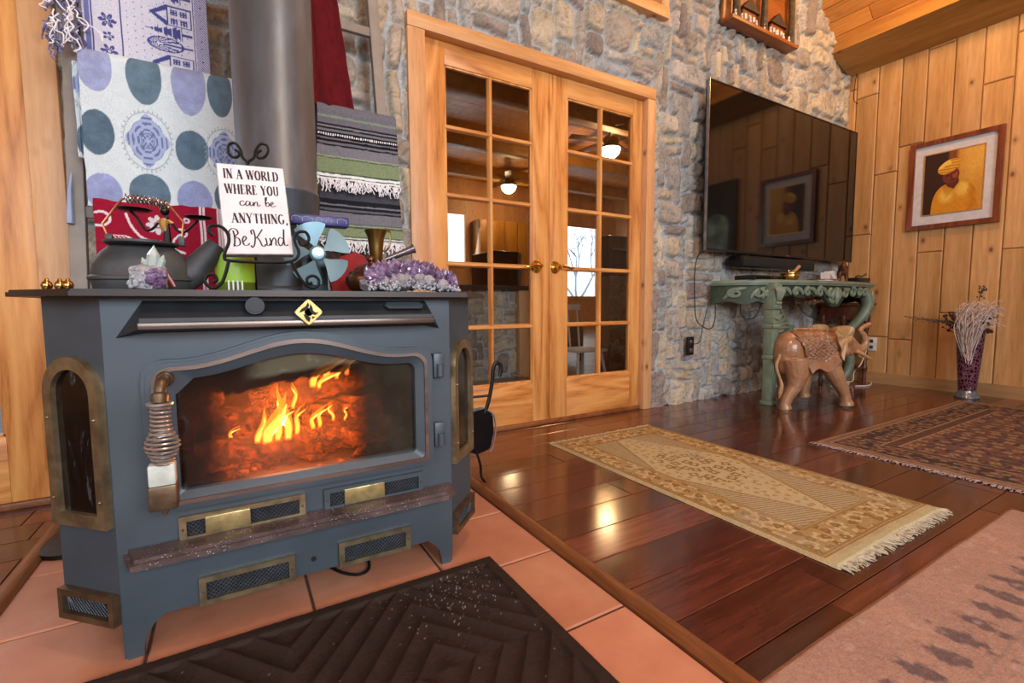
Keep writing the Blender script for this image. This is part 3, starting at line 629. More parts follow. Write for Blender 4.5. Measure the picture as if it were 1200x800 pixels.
def misc_mats():
    k=NT('heat_tinted_flue'); v=k.coord(scale=(1,1,.25)); n=k.noise(v,9,6,.65); n2=k.noise(k.coord(),40,4)
    k.col(k.ramp(n,[(.3,c4('#4c4a4c')),(.5,c4('#565a60')),(.7,c4('#66707a'))])); k.rm(.40,.35); k.bump(n2,.12,.002); M['flue']=k.m
    k=NT('smoked_side_glass'); v=k.coord(scale=(4,4,1)); n=k.noise(v,5,5,.7,2.2)
    k.col(k.ramp(n,[(.45,c4('#060607')),(.60,c4('#101112')),(.66,c4('#4a4c50')),(.70,c4('#0c0c0d'))])); k.rm(.12); M['sideglass']=k.m
    k=NT('burning_log'); v=k.coord(); n=k.noise(v,22,6,.75,.8); n2=k.noise(v,70,4,.7)
    k.col(k.ramp(n2,[(.3,c4('#1c0e08')),(.7,c4('#4a2a1a'))])); k.rm(.95); f=k.ramp(n,[(.46,(.02,.003,0)),(.60,(.42,.045,.003)),(.74,(1,.24,.025))]); k.L(f,k.b.inputs['Emission Color']); k.b.inputs['Emission Strength'].default_value=1.05; k.bump(n2,.8,.01); M['ember']=k.m
    for nm,c,s_,al in (('flame_outer',(1,.16,.008),2.2,.55),('flame_inner',(1,.42,.06),4.5,.8),('flame_core',(1,.72,.28),6.5,.9)):
        k=NT(nm); k.n.remove(k.b); e=k.N('ShaderNodeEmission'); e.inputs[0].default_value=(*c,1); e.inputs[1].default_value=s_
        tr=k.N('ShaderNodeBsdfTransparent'); lw=k.N('ShaderNodeLayerWeight'); lw.inputs[0].default_value=.35; fac=k.math('MULTIPLY',k.math('SUBTRACT',1,lw.outputs['Facing']),al*1.25); mx=k.N('ShaderNodeMixShader'); k.L(fac,mx.inputs[0]); k.L(tr.outputs[0],mx.inputs[1]); k.L(e.outputs[0],mx.inputs[2]); k.L(mx.outputs[0],k.out.inputs[0]); M[nm]=k.m
misc_mats()
stove=build_stove()
def log(a,b,r,seed,label):
    a=Vector(a);b=Vector(b);R=random.Random(seed); mb=MB(); pts=[a.lerp(b,i/16) for i in range(17)]
    mb.tube(pts,[r*(1+R.uniform(-.06,.06)) for _ in pts],20)
    for v in mb.bm.verts:
        v.co+=Vector([mnoise.noise(v.co*k*20+Vector((seed*k,0,0))) for k in (1,1.3,1.7)])*r*.30
    o=mb.build('firewood_log','ember',ang=60); tag(o,label,'log','logs burning in the stove')
log((-.09,1.235,.325),(.36,1.26,.33),.034,1,'charred log lying low at the front of the fire')
log((-.05,1.44,.35),(.36,1.36,.36),.042,2,'glowing log lying slantwise behind the front log')
log((.03,1.33,.415),(.33,1.36,.475),.036,3,'burning log resting on top of the others')
log((-.12,1.33,.36),(-.06,1.48,.42),.032,4,'short charred log leaning at the left of the fire')
def flame(mb,base,h,wd,lean,seed,tw=1.0,k=1.0):
    pts=[];rad=[];R=random.Random(seed); ph=R.uniform(0,6)
    for i in range(15):
        u=i/14; pts.append(Vector(base)+Vector((lean[0]*u*u+.012*math.sin(ph+u*5)*u*tw,lean[1]*u,h*u*k))); rad.append(max(.0005,wd*k*1.25*(u+.10)**.5*(1-u)**1.05))
    mb.tube(pts,rad,12,flat=(.5,1))
FL=[((.055,1.20,.345),.115,.026,(.05,0)),((.098,1.21,.345),.135,.018,(-.012,0)),((.035,1.215,.345),.08,.014,(.03,.01)),((.075,1.20,.348),.085,.015,(.035,0)),((.118,1.22,.352),.075,.011,(.02,0)),((.18,1.27,.45),.05,.010,(.05,0)),((.225,1.28,.47),.055,.010,(.045,0)),((.17,1.22,.362),.06,.009,(.018,0)),((-.02,1.24,.345),.04,.008,(.02,0)),((.165,1.27,.455),.075,.017,(.06,0)),((.20,1.28,.470),.075,.018,(.05,0)),((.25,1.28,.478),.06,.013,(.03,0)),((.155,1.22,.36),.055,.010,(.012,0)),((.205,1.24,.37),.05,.007,(-.004,0)),((.235,1.25,.365),.04,.005,(.015,0)),((.12,1.30,.40),.07,.009,(.01,0))]
fl_=thing('fire_flames','bright orange and yellow flames licking over the burning logs','fire',(.1,1.28,.33),kind='stuff')
mb=MB(); [flame(mb,b,h,w_,l,i) for i,(b,h,w_,l) in enumerate(FL)]; mb.build('outer_flame','flame_outer',fl_)
mb=MB(); [flame(mb,(b[0],b[1],b[2]+.004),h,w_,l,i,1,.72) for i,(b,h,w_,l) in enumerate(FL)]; mb.build('inner_flame','flame_inner',fl_)
mb=MB(); [flame(mb,(b[0],b[1],b[2]+.006),h,w_,l,i,1,.45) for i,(b,h,w_,l) in enumerate(FL[:3]+FL[6:7])]; mb.build('flame_core','flame_core',fl_)
point('fire_glow',(.09,1.19,.44),3.6,(1,.30,.07),.05)
mb=MB(); R=random.Random(3)
for _ in range(170): mb.ico((R.uniform(-.2,.45),R.uniform(1.13,1.5),.287+R.uniform(0,.012)),R.uniform(.006,.016),1,(1,1,.6))
tag(mb.build('embers','ember',ang=60),'bed of glowing embers under the burning logs','embers',kind='stuff')

# ================================================================ pixel helper (frame 1200x800) used only to read off real positions
def ray(px,py): return f_+r_*((px-600)/550.264)-u_*((py-400)/550.264)
def at(px,py,Y):
    d=ray(px,py); t=Y/d.y; return Vector((0,0,.66))+d*t
def atx(px,py,X):
    d=ray(px,py); t=X/d.x; return Vector((0,0,.66))+d*t
ZT=.691
# ================================================================ THINGS ON THE STOVE
M['kettle']=plain('grey_cast_iron','#4a4b4d','#3a3b3d',.55,.35,18,.25,.002)
M['copper']=plain('bright_copper_wire','#c98a62','#b8714a',.25,.9,30,0)
M['chrome']=plain('dull_chrome_wire','#c8c8c8','#a0a0a0',.2,1,30,0)
def kettle():
    cx,cy=-.158,1.25; t=thing('kettle','dark grey cast iron kettle with a coiled wire handle, left on the stove top','kettle',(cx,cy,ZT))
    mb=MB(); mb.lathe([(0,ZT),(.080,ZT),(.084,ZT+.004),(.087,ZT+.022),(.092,ZT+.025),(.092,ZT+.030),(.087,ZT+.034),(.084,ZT+.055),(.070,ZT+.080),(.055,ZT+.094),(.052,ZT+.099),(0,ZT+.100)],(cx,cy,0),48); 
    for v in mb.bm.verts: v.co.y=cy+(v.co.y-cy)*.62
    mb.build('body','kettle',t)
    mb=MB(); P=catmull([(cx+.060,cy,ZT+.030),(cx+.085,cy,ZT+.045),(cx+.105,cy,ZT+.070),(cx+.134,cy,ZT+.106)],5); mb.tube(P,[lerp(.036,.020,i/(len(P)-1)) for i in range(len(P))],20,flat=(1,.75)); mb.build('spout','kettle',t)
    mb=MB(); mb.lathe([(0,ZT+.096),(.058,ZT+.096),(.063,ZT+.099),(.063,ZT+.103),(.03,ZT+.108),(0,ZT+.109)],(cx,cy,0),36); mb.build('lid','kettle',t)
    bl=[at(128,280,cy),at(120,262,cy),at(142,234,cy),at(152,230,cy)]; br=[at(196,238,cy),at(215,260,cy),at(213,283,cy)]
    mb=MB(); mb.tube(bl+br,.0022,8)
    for e in (bl[0],br[-1]): mb.sph(e,.004,10)
    hd=mb.build('bail','copper',t)
    a,b=at(146,232,cy),at(197,240,cy); pts=[]
    for i in range(11*14+1):
        u=i/154; c=a.lerp(b,u); an=2*PI*i/14; pts.append(c+Vector((0,math.cos(an)*.0075,math.sin(an)*.0085-.0025*math.sin(PI*u)*-1)))
    mb=MB(); mb.tube(pts,.0017,6); mb.build('coil_grip','chrome',hd)
    for e in (bl[0],br[-1]): MB().box(e,(.012,.014,.02),None,.002).build('bail_lug','kettle',t)
kettle()
M['figure']=plain('black_painted_metal','#1c1817','#141110',.35,.4,30,0)
M['goldcloth']=plain('gold_leaf','#d2a45e','#b8864a',.4,.5,40,.2)
def figurine():
    Y=1.36; h=at(193,247,Y); t=thing('candle_holder_figurine','black figurine in a gold top holding up two candle dishes behind the kettle','figurine',(h.x,Y,ZT))
    mb=MB(); mb.lathe([(0,ZT),(.028,ZT),(.028,ZT+.005),(.006,ZT+.009),(0,ZT+.01)],(h.x,Y,0),20)
    mb.tube([(h.x,Y,ZT+.005),(h.x-.001,Y,ZT+.06),(h.x+.002,Y,ZT+.10),(h.x+.002,Y,h.z-.012)],[.005,.006,.009,.005],10)
    mb.sph(h,.0095,14,(1,1,1.15)); mb.sph(h+Vector((0,.004,.008)),.008,12,(1.1,1,.7)); mb.build('body','figure',t)
    mb=MB(); mb.tube([at(193,258,Y),at(192,264,Y),at(194,271,Y)],[.011,.009,.007],12); mb.tube([at(184,261,Y),at(193,258,Y),at(203,262,Y)],[.004,.007,.004],8); mb.build('gold_top','goldcloth',t)
    for nm,pts,pl,r in (('arm',[(185,261),(180,267),(172,270),(165,262),(160,254),(152,247)],(157,246.5),.034),('arm',[(202,262),(208,270),(216,272),(224,266),(232,258)],(233,256),.029)):
        mb=MB(); mb.tube(catmull([at(a,b,Y-.004) for a,b in pts],4),.0028,8); ar=mb.build(nm,'figure',t)
        c=at(*pl,Y-.004); mb=MB(); mb.lathe([(0,c.z-.002),(r*.8,c.z-.001),(r,c.z+.003),(r*.95,c.z+.004),(r*.75,c.z+.0005),(0,c.z)],(c.x,c.y,0),28); mb.build('candle_dish','figure',ar)
figurine()
def crystal_mat(name,a,b,c,rough=.12,tr=.35):
    k=NT(name); v=k.coord(); n=k.noise(v,45,4,.6); k.col(k.ramp(n,[(.3,c4(a)),(.5,c4(b)),(.7,c4(c))])); k.rm(rough,0,.8); k.b.inputs['Transmission Weight'].default_value=tr; k.b.inputs['IOR'].default_value=1.5; M[name]=k.m
crystal_mat('amethyst','#4e3858','#7c6286','#b49cbc',.12,.2); crystal_mat('quartz','#a8acb0','#c0c2c8','#d8d4dc',.15,.3); crystal_mat('teal_quartz','#a8c4bc','#c8dcd6','#e4f0ea',.08,.4)
M['crust']=plain('milky_quartz_crust','#a49ea0','#868088',.35,0,60,.9,.004)
def point_crystal(mb,base,d,L,r):
    d=Vector(d).normalized(); b=Vector(base); mb.cyl(b,b+d*L*.55,r,r*.97,6); mb.cyl(b+d*L*.55,b+d*L,r*.97,0,6)
def amethyst():
    Y=1.11; a=at(426,338,Y).x; b=at(533,338,Y).x; t=thing('amethyst_cluster','long purple amethyst cluster with a white base, right on the stove top','crystal',((a+b)/2,Y,ZT))
    R=random.Random(11); prof=lambda u:.030+.052*math.sin(PI*min(1,max(0,(u*.86+.10))))**.8*(1-.25*u)
    mb=MB()
    for i in range(19):
        u=i/18; x=lerp(a+.012,b-.012,u); h=prof(u)*.72; bot=.010*math.exp(-((u-.62)/.16)**2)
        mb.ico((x,Y+R.uniform(-.01,.012),ZT+h*.5+bot*.4),1,2,(.020,.036,h*.5-bot*.4))
    for v in mb.bm.verts:
        v.co+=Vector([mnoise.noise(v.co*k) for k in (60,75,90)])*.005; v.co.z=max(v.co.z,ZT)
    mb.build('quartz_base','crust',t,ang=20)
    mb=MB()
    for i in range(300):
        u=R.random(); x=lerp(a+.004,b-.004,u); ph=R.uniform(-.05,1.0); h=prof(u)
        base=(x,Y-.030*math.cos(ph*PI/2)+R.uniform(-.002,.004)+.03*max(0,ph-.7),ZT+h*(.18+.62*math.sin(max(0,ph)*PI/2))); point_crystal(mb,base,(R.uniform(-.4,.4),-.9*math.cos(max(0,ph)*PI/2)+R.uniform(-.2,.2),.35+math.sin(ph*PI/2)),R.uniform(.012,.026) if ph>.35 else R.uniform(.006,.011),R.uniform(.005,.0085) if ph>.35 else .0036)
        if ph<=.35: 
            pass
    mb.build('crystal_points','amethyst',t,smooth=False)
    mb=MB()
    for i in range(140):
        u=R.random(); x=lerp(a+.002,b-.002,u); point_crystal(mb,(x,Y-.033+R.uniform(-.002,.004),ZT+R.uniform(.004,.34*prof(u))),(R.uniform(-.5,.5),-1,R.uniform(-.1,.5)),R.uniform(.005,.010),.0035)
    mb.build('white_points','quartz',t,smooth=False)
amethyst()
def small_cluster():
    Y=1.12; a=at(155,338,Y).x; b=at(196,338,Y).x; t=thing('amethyst_chunk','small white and lilac crystal chunk in front of the kettle','crystal',((a+b)/2,Y,ZT)); R=random.Random(12)
    mb=MB(); mb.box(((a+b)/2,Y,ZT+.023),(b-a,.05,.045),None,.006); bmesh.ops.subdivide_edges(mb.bm,edges=mb.bm.edges[:],cuts=3,use_grid_fill=True)
    for v in mb.bm.verts: v.co+=Vector([mnoise.noise(v.co*k) for k in (55,70,85)])*.005; v.co.z=max(ZT,v.co.z)
    mb.build('quartz_base','crust',t,ang=20)
    mb=MB()
    for _ in range(46): x=R.uniform(lerp(a,b,.5),b); point_crystal(mb,(x,Y-.024,ZT+R.uniform(.004,.036)),(R.uniform(-.4,.6),-1,R.uniform(-.2,.6)),.012,.0045)
    mb.build('crystal_points','amethyst',t,smooth=False)
    mb=MB()
    for _ in range(40): x=R.uniform(a,lerp(a,b,.6)); point_crystal(mb,(x,Y-.024,ZT+R.uniform(.004,.042)),(R.uniform(-.4,.4),-1,R.uniform(-.2,.6)),.008,.004)
    mb.build('white_points','quartz',t,smooth=False)
    Y=1.125; t=thing('quartz_point','pale clear quartz crystal standing up on the small crystal chunk','crystal',(at(182,315,Y).x,Y,ZT+.045))
    mb=MB(); p=at(179,316,Y); p.z=max(p.z,ZT+.044); point_crystal(mb,p,(.10,0,1),at(182,287,Y).z-p.z,.0105); point_crystal(mb,p+Vector((.010,0,0)),(.35,0,1),.026,.007); point_crystal(mb,p-Vector((.008,0,0)),(-.4,0,1),.02,.006); mb.build('crystal_points','teal_quartz',t,smooth=False)
small_cluster()
M['redlac']=plain('red_lacquer','#8c2018','#701810',.3,0,20,0)
mb=MB(); a,b=at(181,313,1.17),at(204,336,1.17); b.z=max(b.z,ZT+.006); mb.tube([a,a.lerp(b,.5)+Vector((.003,0,.006)),b],[.0045,.006,.005],8,flat=(1,.6)); tag(mb.build('incense_holder','redlac'),'short red lacquered stick leaning behind the small crystal chunk','stick')
# sign on easel
M['signwhite']=plain('white_painted_wood','#dedcde','#d2cfd2',.6,0,30,.1)
M['signedge']=plain('distressed_sign_edge','#b8aea6','#8c8178',.7,0,60,.3)
M['ink']=plain('plum_ink','#3a1f2a','#331a24',.7,0,20,0)
def sign():
    BL=at(263,298.5,1.125);BR=at(345,297.5,1.125);TL=at(255.5,190,1.175);TR=at(333,198,1.175)
    U=((BR-BL)+(TR-TL))*.5; Vv=((TL-BL)+(TR-BR))*.5; O=(BL+BR+TL+TR)*.25-U*.5-Vv*.5; W=U.length; H=Vv.length; U.normalize(); N_=U.cross(Vv).normalized()
    if N_.y>0: N_=-N_
    Vv=N_.cross(U); Vv=(Vv if Vv.z>0 else -Vv)
    t=thing('quote_sign','white wooden plaque lettered Be Kind on a black wire easel','sign',tuple(O+U*W/2))
    P3=lambda u,v,d:O+U*u+Vv*v+N_*d
    mb=MB(); mb.prism([(0,0),(W,0),(W,H),(0,H)],P3,-.018,-.001); mb.build('board_edge','signedge',t)
    mb=MB(); mb.prism([(.0015,.0015),(W-.0015,.0015),(W-.0015,H-.0015),(.0015,H-.0015)],P3,-.0012,.0004); mb.build('board_face','signwhite',t)
    T=MB()
    def stroke(pts,w0,w1=None):
        """flat ribbon through 2D pts; thick when vertical (w0) thin when horizontal (w1)"""
        w1=w0 if w1 is None else w1; n=len(pts)
        L=[];Rr=[]
        for i,(x,y) in enumerate(pts):
            a=pts[max(0,i-1)]; b=pts[min(n-1,i+1)]; dx,dy=b[0]-a[0],b[1]-a[1]; l=math.hypot(dx,dy) or 1; dx/=l;dy/=l; w=lerp(w1,w0,abs(dy)**1.5)/2
            L.append((x-dy*w,y+dx*w)); Rr.append((x+dy*w,y-dx*w))
        va=[T.bm.verts.new(P3(x,y,.0009)) for x,y in L]; vb=[T.bm.verts.new(P3(x,y,.0009)) for x,y in Rr]
        for i in range(n-1): T.bm.faces.new((va[i],va[i+1],vb[i+1],vb[i]))
    def arc(cx,cy,rx,ry,a0,a1,n=10): return [(cx+rx*math.cos(math.radians(lerp(a0,a1,i/n))),cy+ry*math.sin(math.radians(lerp(a0,a1,i/n)))) for i in range(n+1)]
    TH,tn=.17,.06
    sf=lambda x,y:[([(x-.13,y),(x+.13,y)],tn,tn)]
    G={ 'I':(.30,[([(.15,0),(.15,1)],TH,tn)]+sf(.15,0)+sf(.15,1)),
     'N':(.80,[([(.12,0),(.12,1)],tn,tn),([(.12,1),(.68,0)],TH+.04,TH),([(.68,0),(.68,1)],tn,tn)]+sf(.12,0)+sf(.12,1)+sf(.68,1)),
     'A':(.78,[([(.08,0),(.38,1)],tn,tn),([(.38,1),(.70,0)],TH+.02,TH),([(.2,.36),(.56,.36)],tn,tn)]+sf(.08,0)+sf(.70,0)),
     'W':(1.1,[([(.06,1),(.32,0)],TH,TH),([(.32,0),(.55,1)],tn,tn),([(.55,1),(.80,0)],TH,TH),([(.80,0),(1.04,1)],tn,tn)]+sf(.06,1)+sf(.55,1)+sf(1.04,1)),
     'O':(.82,[(arc(.40,.5,.31,.5,90,270,14),TH,tn),(arc(.40,.5,.31,.5,270,450,14),TH,tn)]),
     'R':(.80,[([(.14,0),(.14,1)],TH,tn),([(.14,1)]+arc(.36,.76,.22,.24,90,-90)+[(.14,.52)],TH*.9,tn),([(.36,.52),(.72,0)],TH,TH)]+sf(.14,0)+sf(.10,1)),
     'L':(.64,[([(.14,0),(.14,1)],TH,tn),([(.14,0.02),(.56,0.02),(.58,.2)],tn,tn)]+sf(.14,1)+sf(.12,0)),
     'D':(.82,[([(.14,0),(.14,1)],TH,tn),([(.14,.98)]+arc(.34,.5,.36,.48,90,-90,14)+[(.14,.02)],TH,tn)]+sf(.10,1)+sf(.10,0)),
     'H':(.84,[([(.14,0),(.14,1)],TH,tn),([(.68,0),(.68,1)],TH,tn),([(.14,.5),(.68,.5)],tn,tn)]+sf(.14,0)+sf(.14,1)+sf(.68,0)+sf(.68,1)),
     'E':(.66,[([(.14,0),(.14,1)],TH,tn),([(.14,.97),(.54,.97),(.55,.8)],tn,tn),([(.14,.5),(.44,.5)],tn,tn),([(.14,.03),(.56,.03),(.58,.22)],tn,tn)]+sf(.10,0)+sf(.10,1)),
     'Y':(.76,[([(.08,1),(.36,.46)],TH,TH),([(.66,1),(.36,.46)],tn,tn),([(.36,.46),(.36,0)],TH,tn)]+sf(.08,1)+sf(.66,1)+sf(.36,0)),
     'U':(.80,[([(.14,1),(.14,.3)]+arc(.38,.28,.24,.28,180,360)+[(.62,1)],TH*.8,tn)]+sf(.14,1)+sf(.62,1)),
     'T':(.72,[([(.36,0),(.36,1)],TH,tn),([(.05,.8),(.06,.97),(.66,.97),(.67,.8)],tn,tn)]+sf(.36,0)),
     'G':(.84,[(arc(.42,.5,.33,.5,50,180,12)+arc(.42,.5,.33,.5,180,320,12)[1:],TH,tn),([(.66,.40),(.66,.12)],TH,tn)]+sf(.66,.42)),
     ',':(.3,[([(.12,.10),(.17,.04),(.12,-.16)],TH*.9,TH*.9)]),' ':(.36,[])}
    def line(txt,cy,h,x0,x1):
        wd=sum(G[c][0]+.10 for c in txt)-.10; sx=(x1-x0)/wd; x=x0
        for c in txt:
            for pts,a,b in G[c][1]: stroke([(x+u*sx,cy+v*h) for u,v in pts],a*h,b*h)
            x+=(G[c][0]+.10)*sx
    h=H*.105
    line('IN A WORLD',H*.835,h,W*.09,W*.90); line('WHERE YOU',H*.665,h,W*.09,W*.88); line('ANYTHING,',H*.345,h,W*.14,W*.97)
    def script(strokes,x0,y0,sc_,w,sx=None):
        for st in strokes: stroke([(x0+p.x*(sx or sc_),y0+p.y*sc_) for p in catmull([(a,b,0) for a,b in st],6)],w,w*.45)
    can=[[(.50,.42),(.30,.52),(.08,.28),(.18,.02),(.42,.06),(.66,.30)],[(1.02,.44),(.78,.50),(.62,.22),(.74,.0),(.96,.20),(1.06,.44),(1.04,.10),(1.16,.02),(1.34,.24)],[(1.34,.44),(1.40,.22),(1.38,.0),(1.48,.30),(1.66,.46),(1.76,.30),(1.74,.04),(1.92,.06),(2.04,.16)]]
    be=[[(.04,.34),(.22,.74),(.24,1.02),(.12,.90),(.12,.40),(.14,.08),(.34,.04),(.46,.26),(.36,.46),(.16,.30)],[(.46,.14),(.62,.20),(.86,.40),(.74,.52),(.60,.28),(.70,.02),(.94,.06),(1.08,.16)]]
    script(can,W*.27,H*.535,H*.105,.0024,W*.55/3.6); script([[(x+2.45,y) for x,y in q] for q in be],W*.27,H*.535,H*.105,.0024,W*.55/3.6)
    B=[[(.20,.92),(.26,.50),(.20,.02),(.12,-.06)],[(-.02,.62),(-.08,.84),(.14,1.04),(.42,.98),(.50,.74),(.28,.55),(.54,.40),(.58,.10),(.34,-.04),(.14,.08)]]
    e_=[[(.70,.22),(.86,.28),(1.02,.46),(.90,.58),(.76,.34),(.84,.04),(1.06,.02),(1.22,.14)]]
    K=[[(1.55,.98),(1.62,.55),(1.52,.05),(1.36,-.12),(1.30,.02)],[(1.42,.70),(1.38,.92),(1.56,1.02)],[(2.16,1.04),(2.02,.86),(1.74,.52),(1.62,.46)],[(1.74,.54),(1.92,.30),(2.04,.0),(2.2,-.04),(2.28,.10)]]
    ind=[[(2.32,.50),(2.38,.26),(2.38,.04),(2.52,.02),(2.60,.14)],[(2.40,.70),(2.42,.72)],[(2.62,.50),(2.66,.26),(2.66,.02),(2.74,.30),(2.92,.52),(3.02,.34),(3.00,.06),(3.16,.04)],[(3.52,.46),(3.30,.54),(3.18,.26),(3.30,.0),(3.50,.18),(3.60,.56),(3.66,1.08),(3.60,.60),(3.60,.10),(3.76,.02),(3.84,.10)]]
    script(B+e_+K+ind,W*.10,H*.095,H*.175,.0030,W*.84/3.9)
    T.build('lettering','ink',t,smooth=False)
    # easel, a separate thing
    e=thing('wire_easel','black wrought iron easel with scrolled feet holding the Be Kind plaque','easel',(O.x+W/2,1.13,ZT))
    base=P3(W/2,0,-.022); N3=lambda px,py,Y:at(px,py,Y)
    for nm,L in (('scroll_foot',[(259,283,1.13),(249,268,1.118),(256,262,1.115),(247,257,1.112)]),):
        pass
    mb=MB()
    def curl(pts,Y,r=.0032): mb.tube(catmull([at(a,b,Y) for a,b in pts],6),r,8)
    curl([(251,276),(246,273),(245,267),(250,264),(260,266),(267,274),(268,284),(264,294),(263,301),(268,305),(300,307),(335,307),(347,303),(350,295),(346,285),(345,278),(350,272),(358,272),(362,279),(359,286),(353,287),(350,282)],1.105)
    mb.build('ledge','blackiron',e)
    mb=MB(); curl([(268,305),(265,318),(260,331),(251,337.5),(243,334),(240,328),(244,322),(251,322),(254,328),(249,331)],1.105); mb.build('foot','blackiron',e)
    mb=MB(); curl([(341,306),(346,316),(352,326),(359,334),(367,337.5),(373,334),(373,327),(367,323),(360,326),(361,332),(366,331)],1.105); mb.build('foot','blackiron',e)
    mb=MB()
    q=[(284,184),(282,176),(276,168),(269,169),(267,176),(271,183),(278,184),(280,179),(275,175)]; curl([(290,200),(289,190)]+q,1.20,.003); curl([(290,200),(291,190)]+[(581-a,b+1) for a,b in q],1.20,.003)
    mb.build('top_scroll','blackiron',e)
    mb=MB(); a=at(290,198,1.20); bk=Vector((a.x+.01,1.30,ZT+.003)); mb.tube([at(290,198,1.20),at(300,306,1.15)],.003,8); mb.tube([a-Vector((0,0,.03)),bk],.003,8); mb.build('back_leg','blackiron',e)
sign()
def jar():
    Y=1.27; a=at(253,330,Y).x; b=at(299,330,Y).x; c=((a+b)/2,Y,0); r=(b-a)/2; t=thing('candle_jar','lime green candle in a glass jar behind the Be Kind plaque','candle',(c[0],Y,ZT))
    M['lime']=plain('lime_wax','#a8d24a','#98c438',.35,0,10,0); M['limeg']=plain('dark_green_glass','#6a7c28','#5c6c20',.1,0,10,0,0,.6)
    mb=MB(); mb.lathe([(0,ZT),(r*.96,ZT),(r,ZT+.004),(r,ZT+.024)],c,32); mb.lathe([(0,ZT+.001),(r,ZT+.02)],c,32); mb.build('glass_base','limeg',t)
    mb=MB(); mb.lathe([(0,ZT+.024),(r*1.0,ZT+.024),(r*1.02,ZT+.03),(r*1.02,ZT+.085),(r*.97,ZT+.09),(0,ZT+.086)],c,32); mb.build('wax','lime',t)
    M['whitem']=plain('white_enamel','#e4e4e0','#d8d8d4',.3,0,10,0)
    p=at(277,337,1.20); mb=MB()
    for i in range(4): mb.bb(p.x-.014+i*.0085-.0018,p.x-.014+i*.0085+.0018,1.198,1.201,ZT,ZT+.026,.0008)
    mb.bb(p.x-.016,p.x+.0135,1.198,1.201,ZT,ZT+.004); tag(mb.build('comb','whitem'),'little white four-pronged piece standing before the lime green candle','ornament')
jar()
M['fanblade']=plain('satin_blue_grey_blade','#8eb0bc','#7c9eac',.3,.6,10,0); M['fanframe']=plain('pale_mint_metal','#b2c6c2','#9ab0ae',.32,.6,20,0); M['fanbody']=plain('gunmetal_fan_base','#3c464c','#30383e',.4,.6,20,0)
def fan():
    Y=1.22; h=at(372,297,Y); t=thing('stove_fan','small blue-grey heat powered fan with cooling fins, right of the Be Kind plaque','fan',(h.x,Y,ZT))
    mb=MB(); mb.bb(h.x-.035,h.x+.035,Y+.03,Y+.10,ZT,ZT+.008,.002); mb.bb(h.x-.03,h.x+.03,Y+.05,Y+.06,ZT+.006,ZT+.11,.002); mb.cyl((h.x,Y+.05,h.z),(h.x,Y+.012,h.z),.014,n=20); mb.build('base','fanbody',t)
    mb=MB(); mb.lathe([(0,0),(.017,0),(.019,.004),(.019,.010),(.014,.015),(0,.017)],(h.x,Y+.005,h.z),24,Matrix.Rotation(PI/2,3,'X')); hb=mb.build('hub','fanblade',t)
    mb=MB(); mb.cyl((h.x,Y-.012,h.z),(h.x,Y-.0145,h.z),.006,n=16); hb2=mb.build('hub_cap','chrome',hb)
    for k in range(5):
        a0=2*PI*k/5+.5; mb=MB(); P=[]
        for i in range(9):
            u=i/8; P.append((.015+.058*u,a0-.10-.35*math.sin(PI*u*.55)))
        Q=[(.015+.058*(i/8),a0+.16+.42*math.sin(PI*(i/8)*.6)) for i in range(9)][::-1]
        loop=P+[(.075,lerp(P[-1][1],Q[0][1],i/5)) for i in range(1,5)]+Q
        cen=a0+.1
        mb.prism(loop,lambda r,a,d:Vector((h.x+r*math.cos(a),Y+d+(a-cen)*.016,h.z+r*math.sin(a))),-.0006,.0006); mb.build('blade','fanblade',t)
    mb=MB()
    for (x0,y0,x1,y1,w_) in ((361,284,352,262,5),(368,280,366,262,6),(377,280,380,262,6),(384,284,389,268,5),(388,291,398,276,5)):
        a,b=at(x0,y0,Y+.06),at(x1,y1,Y+.06); d=(b-a).normalized(); n_=Vector((d.z,0,-d.x)); ww=.0009*w_; wt=ww*1.9
        mb.tube([a-n_*ww,b-n_*wt,b+n_*wt,a+n_*ww],.0016,6,closed=True)
    mb.build('cooling_fin','fanframe',t)
    M['indigo']=plain('indigo_patterned_tin','#3c3878','#34306c',.4,0,60,0)
    a=at(341,256,1.27); b=at(408,256,1.27); t2=thing('patterned_tin','long narrow indigo tin with pale line drawings lying on top of the stove fan','tin',tuple((a+b)/2))
    mb=MB(); mb.bb(a.x,b.x,1.26,1.30,a.z-.012,a.z+.012,.003); mb.build('tin_body','indigo',t2)
    M['paleline']=plain('pale_line_paint','#b8c0dc','#a8b2d4',.6,0,20,0)
    mb=MB(); R=random.Random(2); zc=a.z
    for x in (a.x+.012,a.x+.036,a.x+.062,a.x+.085,b.x-.018): 
        w_=R.uniform(.006,.012); mb.tube([(x-w_,1.2595,zc-.005),(x-w_,1.2595,zc+.004),(x-w_*.2,1.2595,zc+.007),(x+w_,1.2595,zc+.003),(x+w_,1.2595,zc-.004)],.0007,4)
    mb.build('line_drawing','paleline',t2)
fan()
M['antbrass']=plain('antique_brass','#9a7c44','#7c6030',.28,.9,20,.1); M['browncopper']=plain('browned_copper','#6e452e','#543222',.3,.75,20,.15)
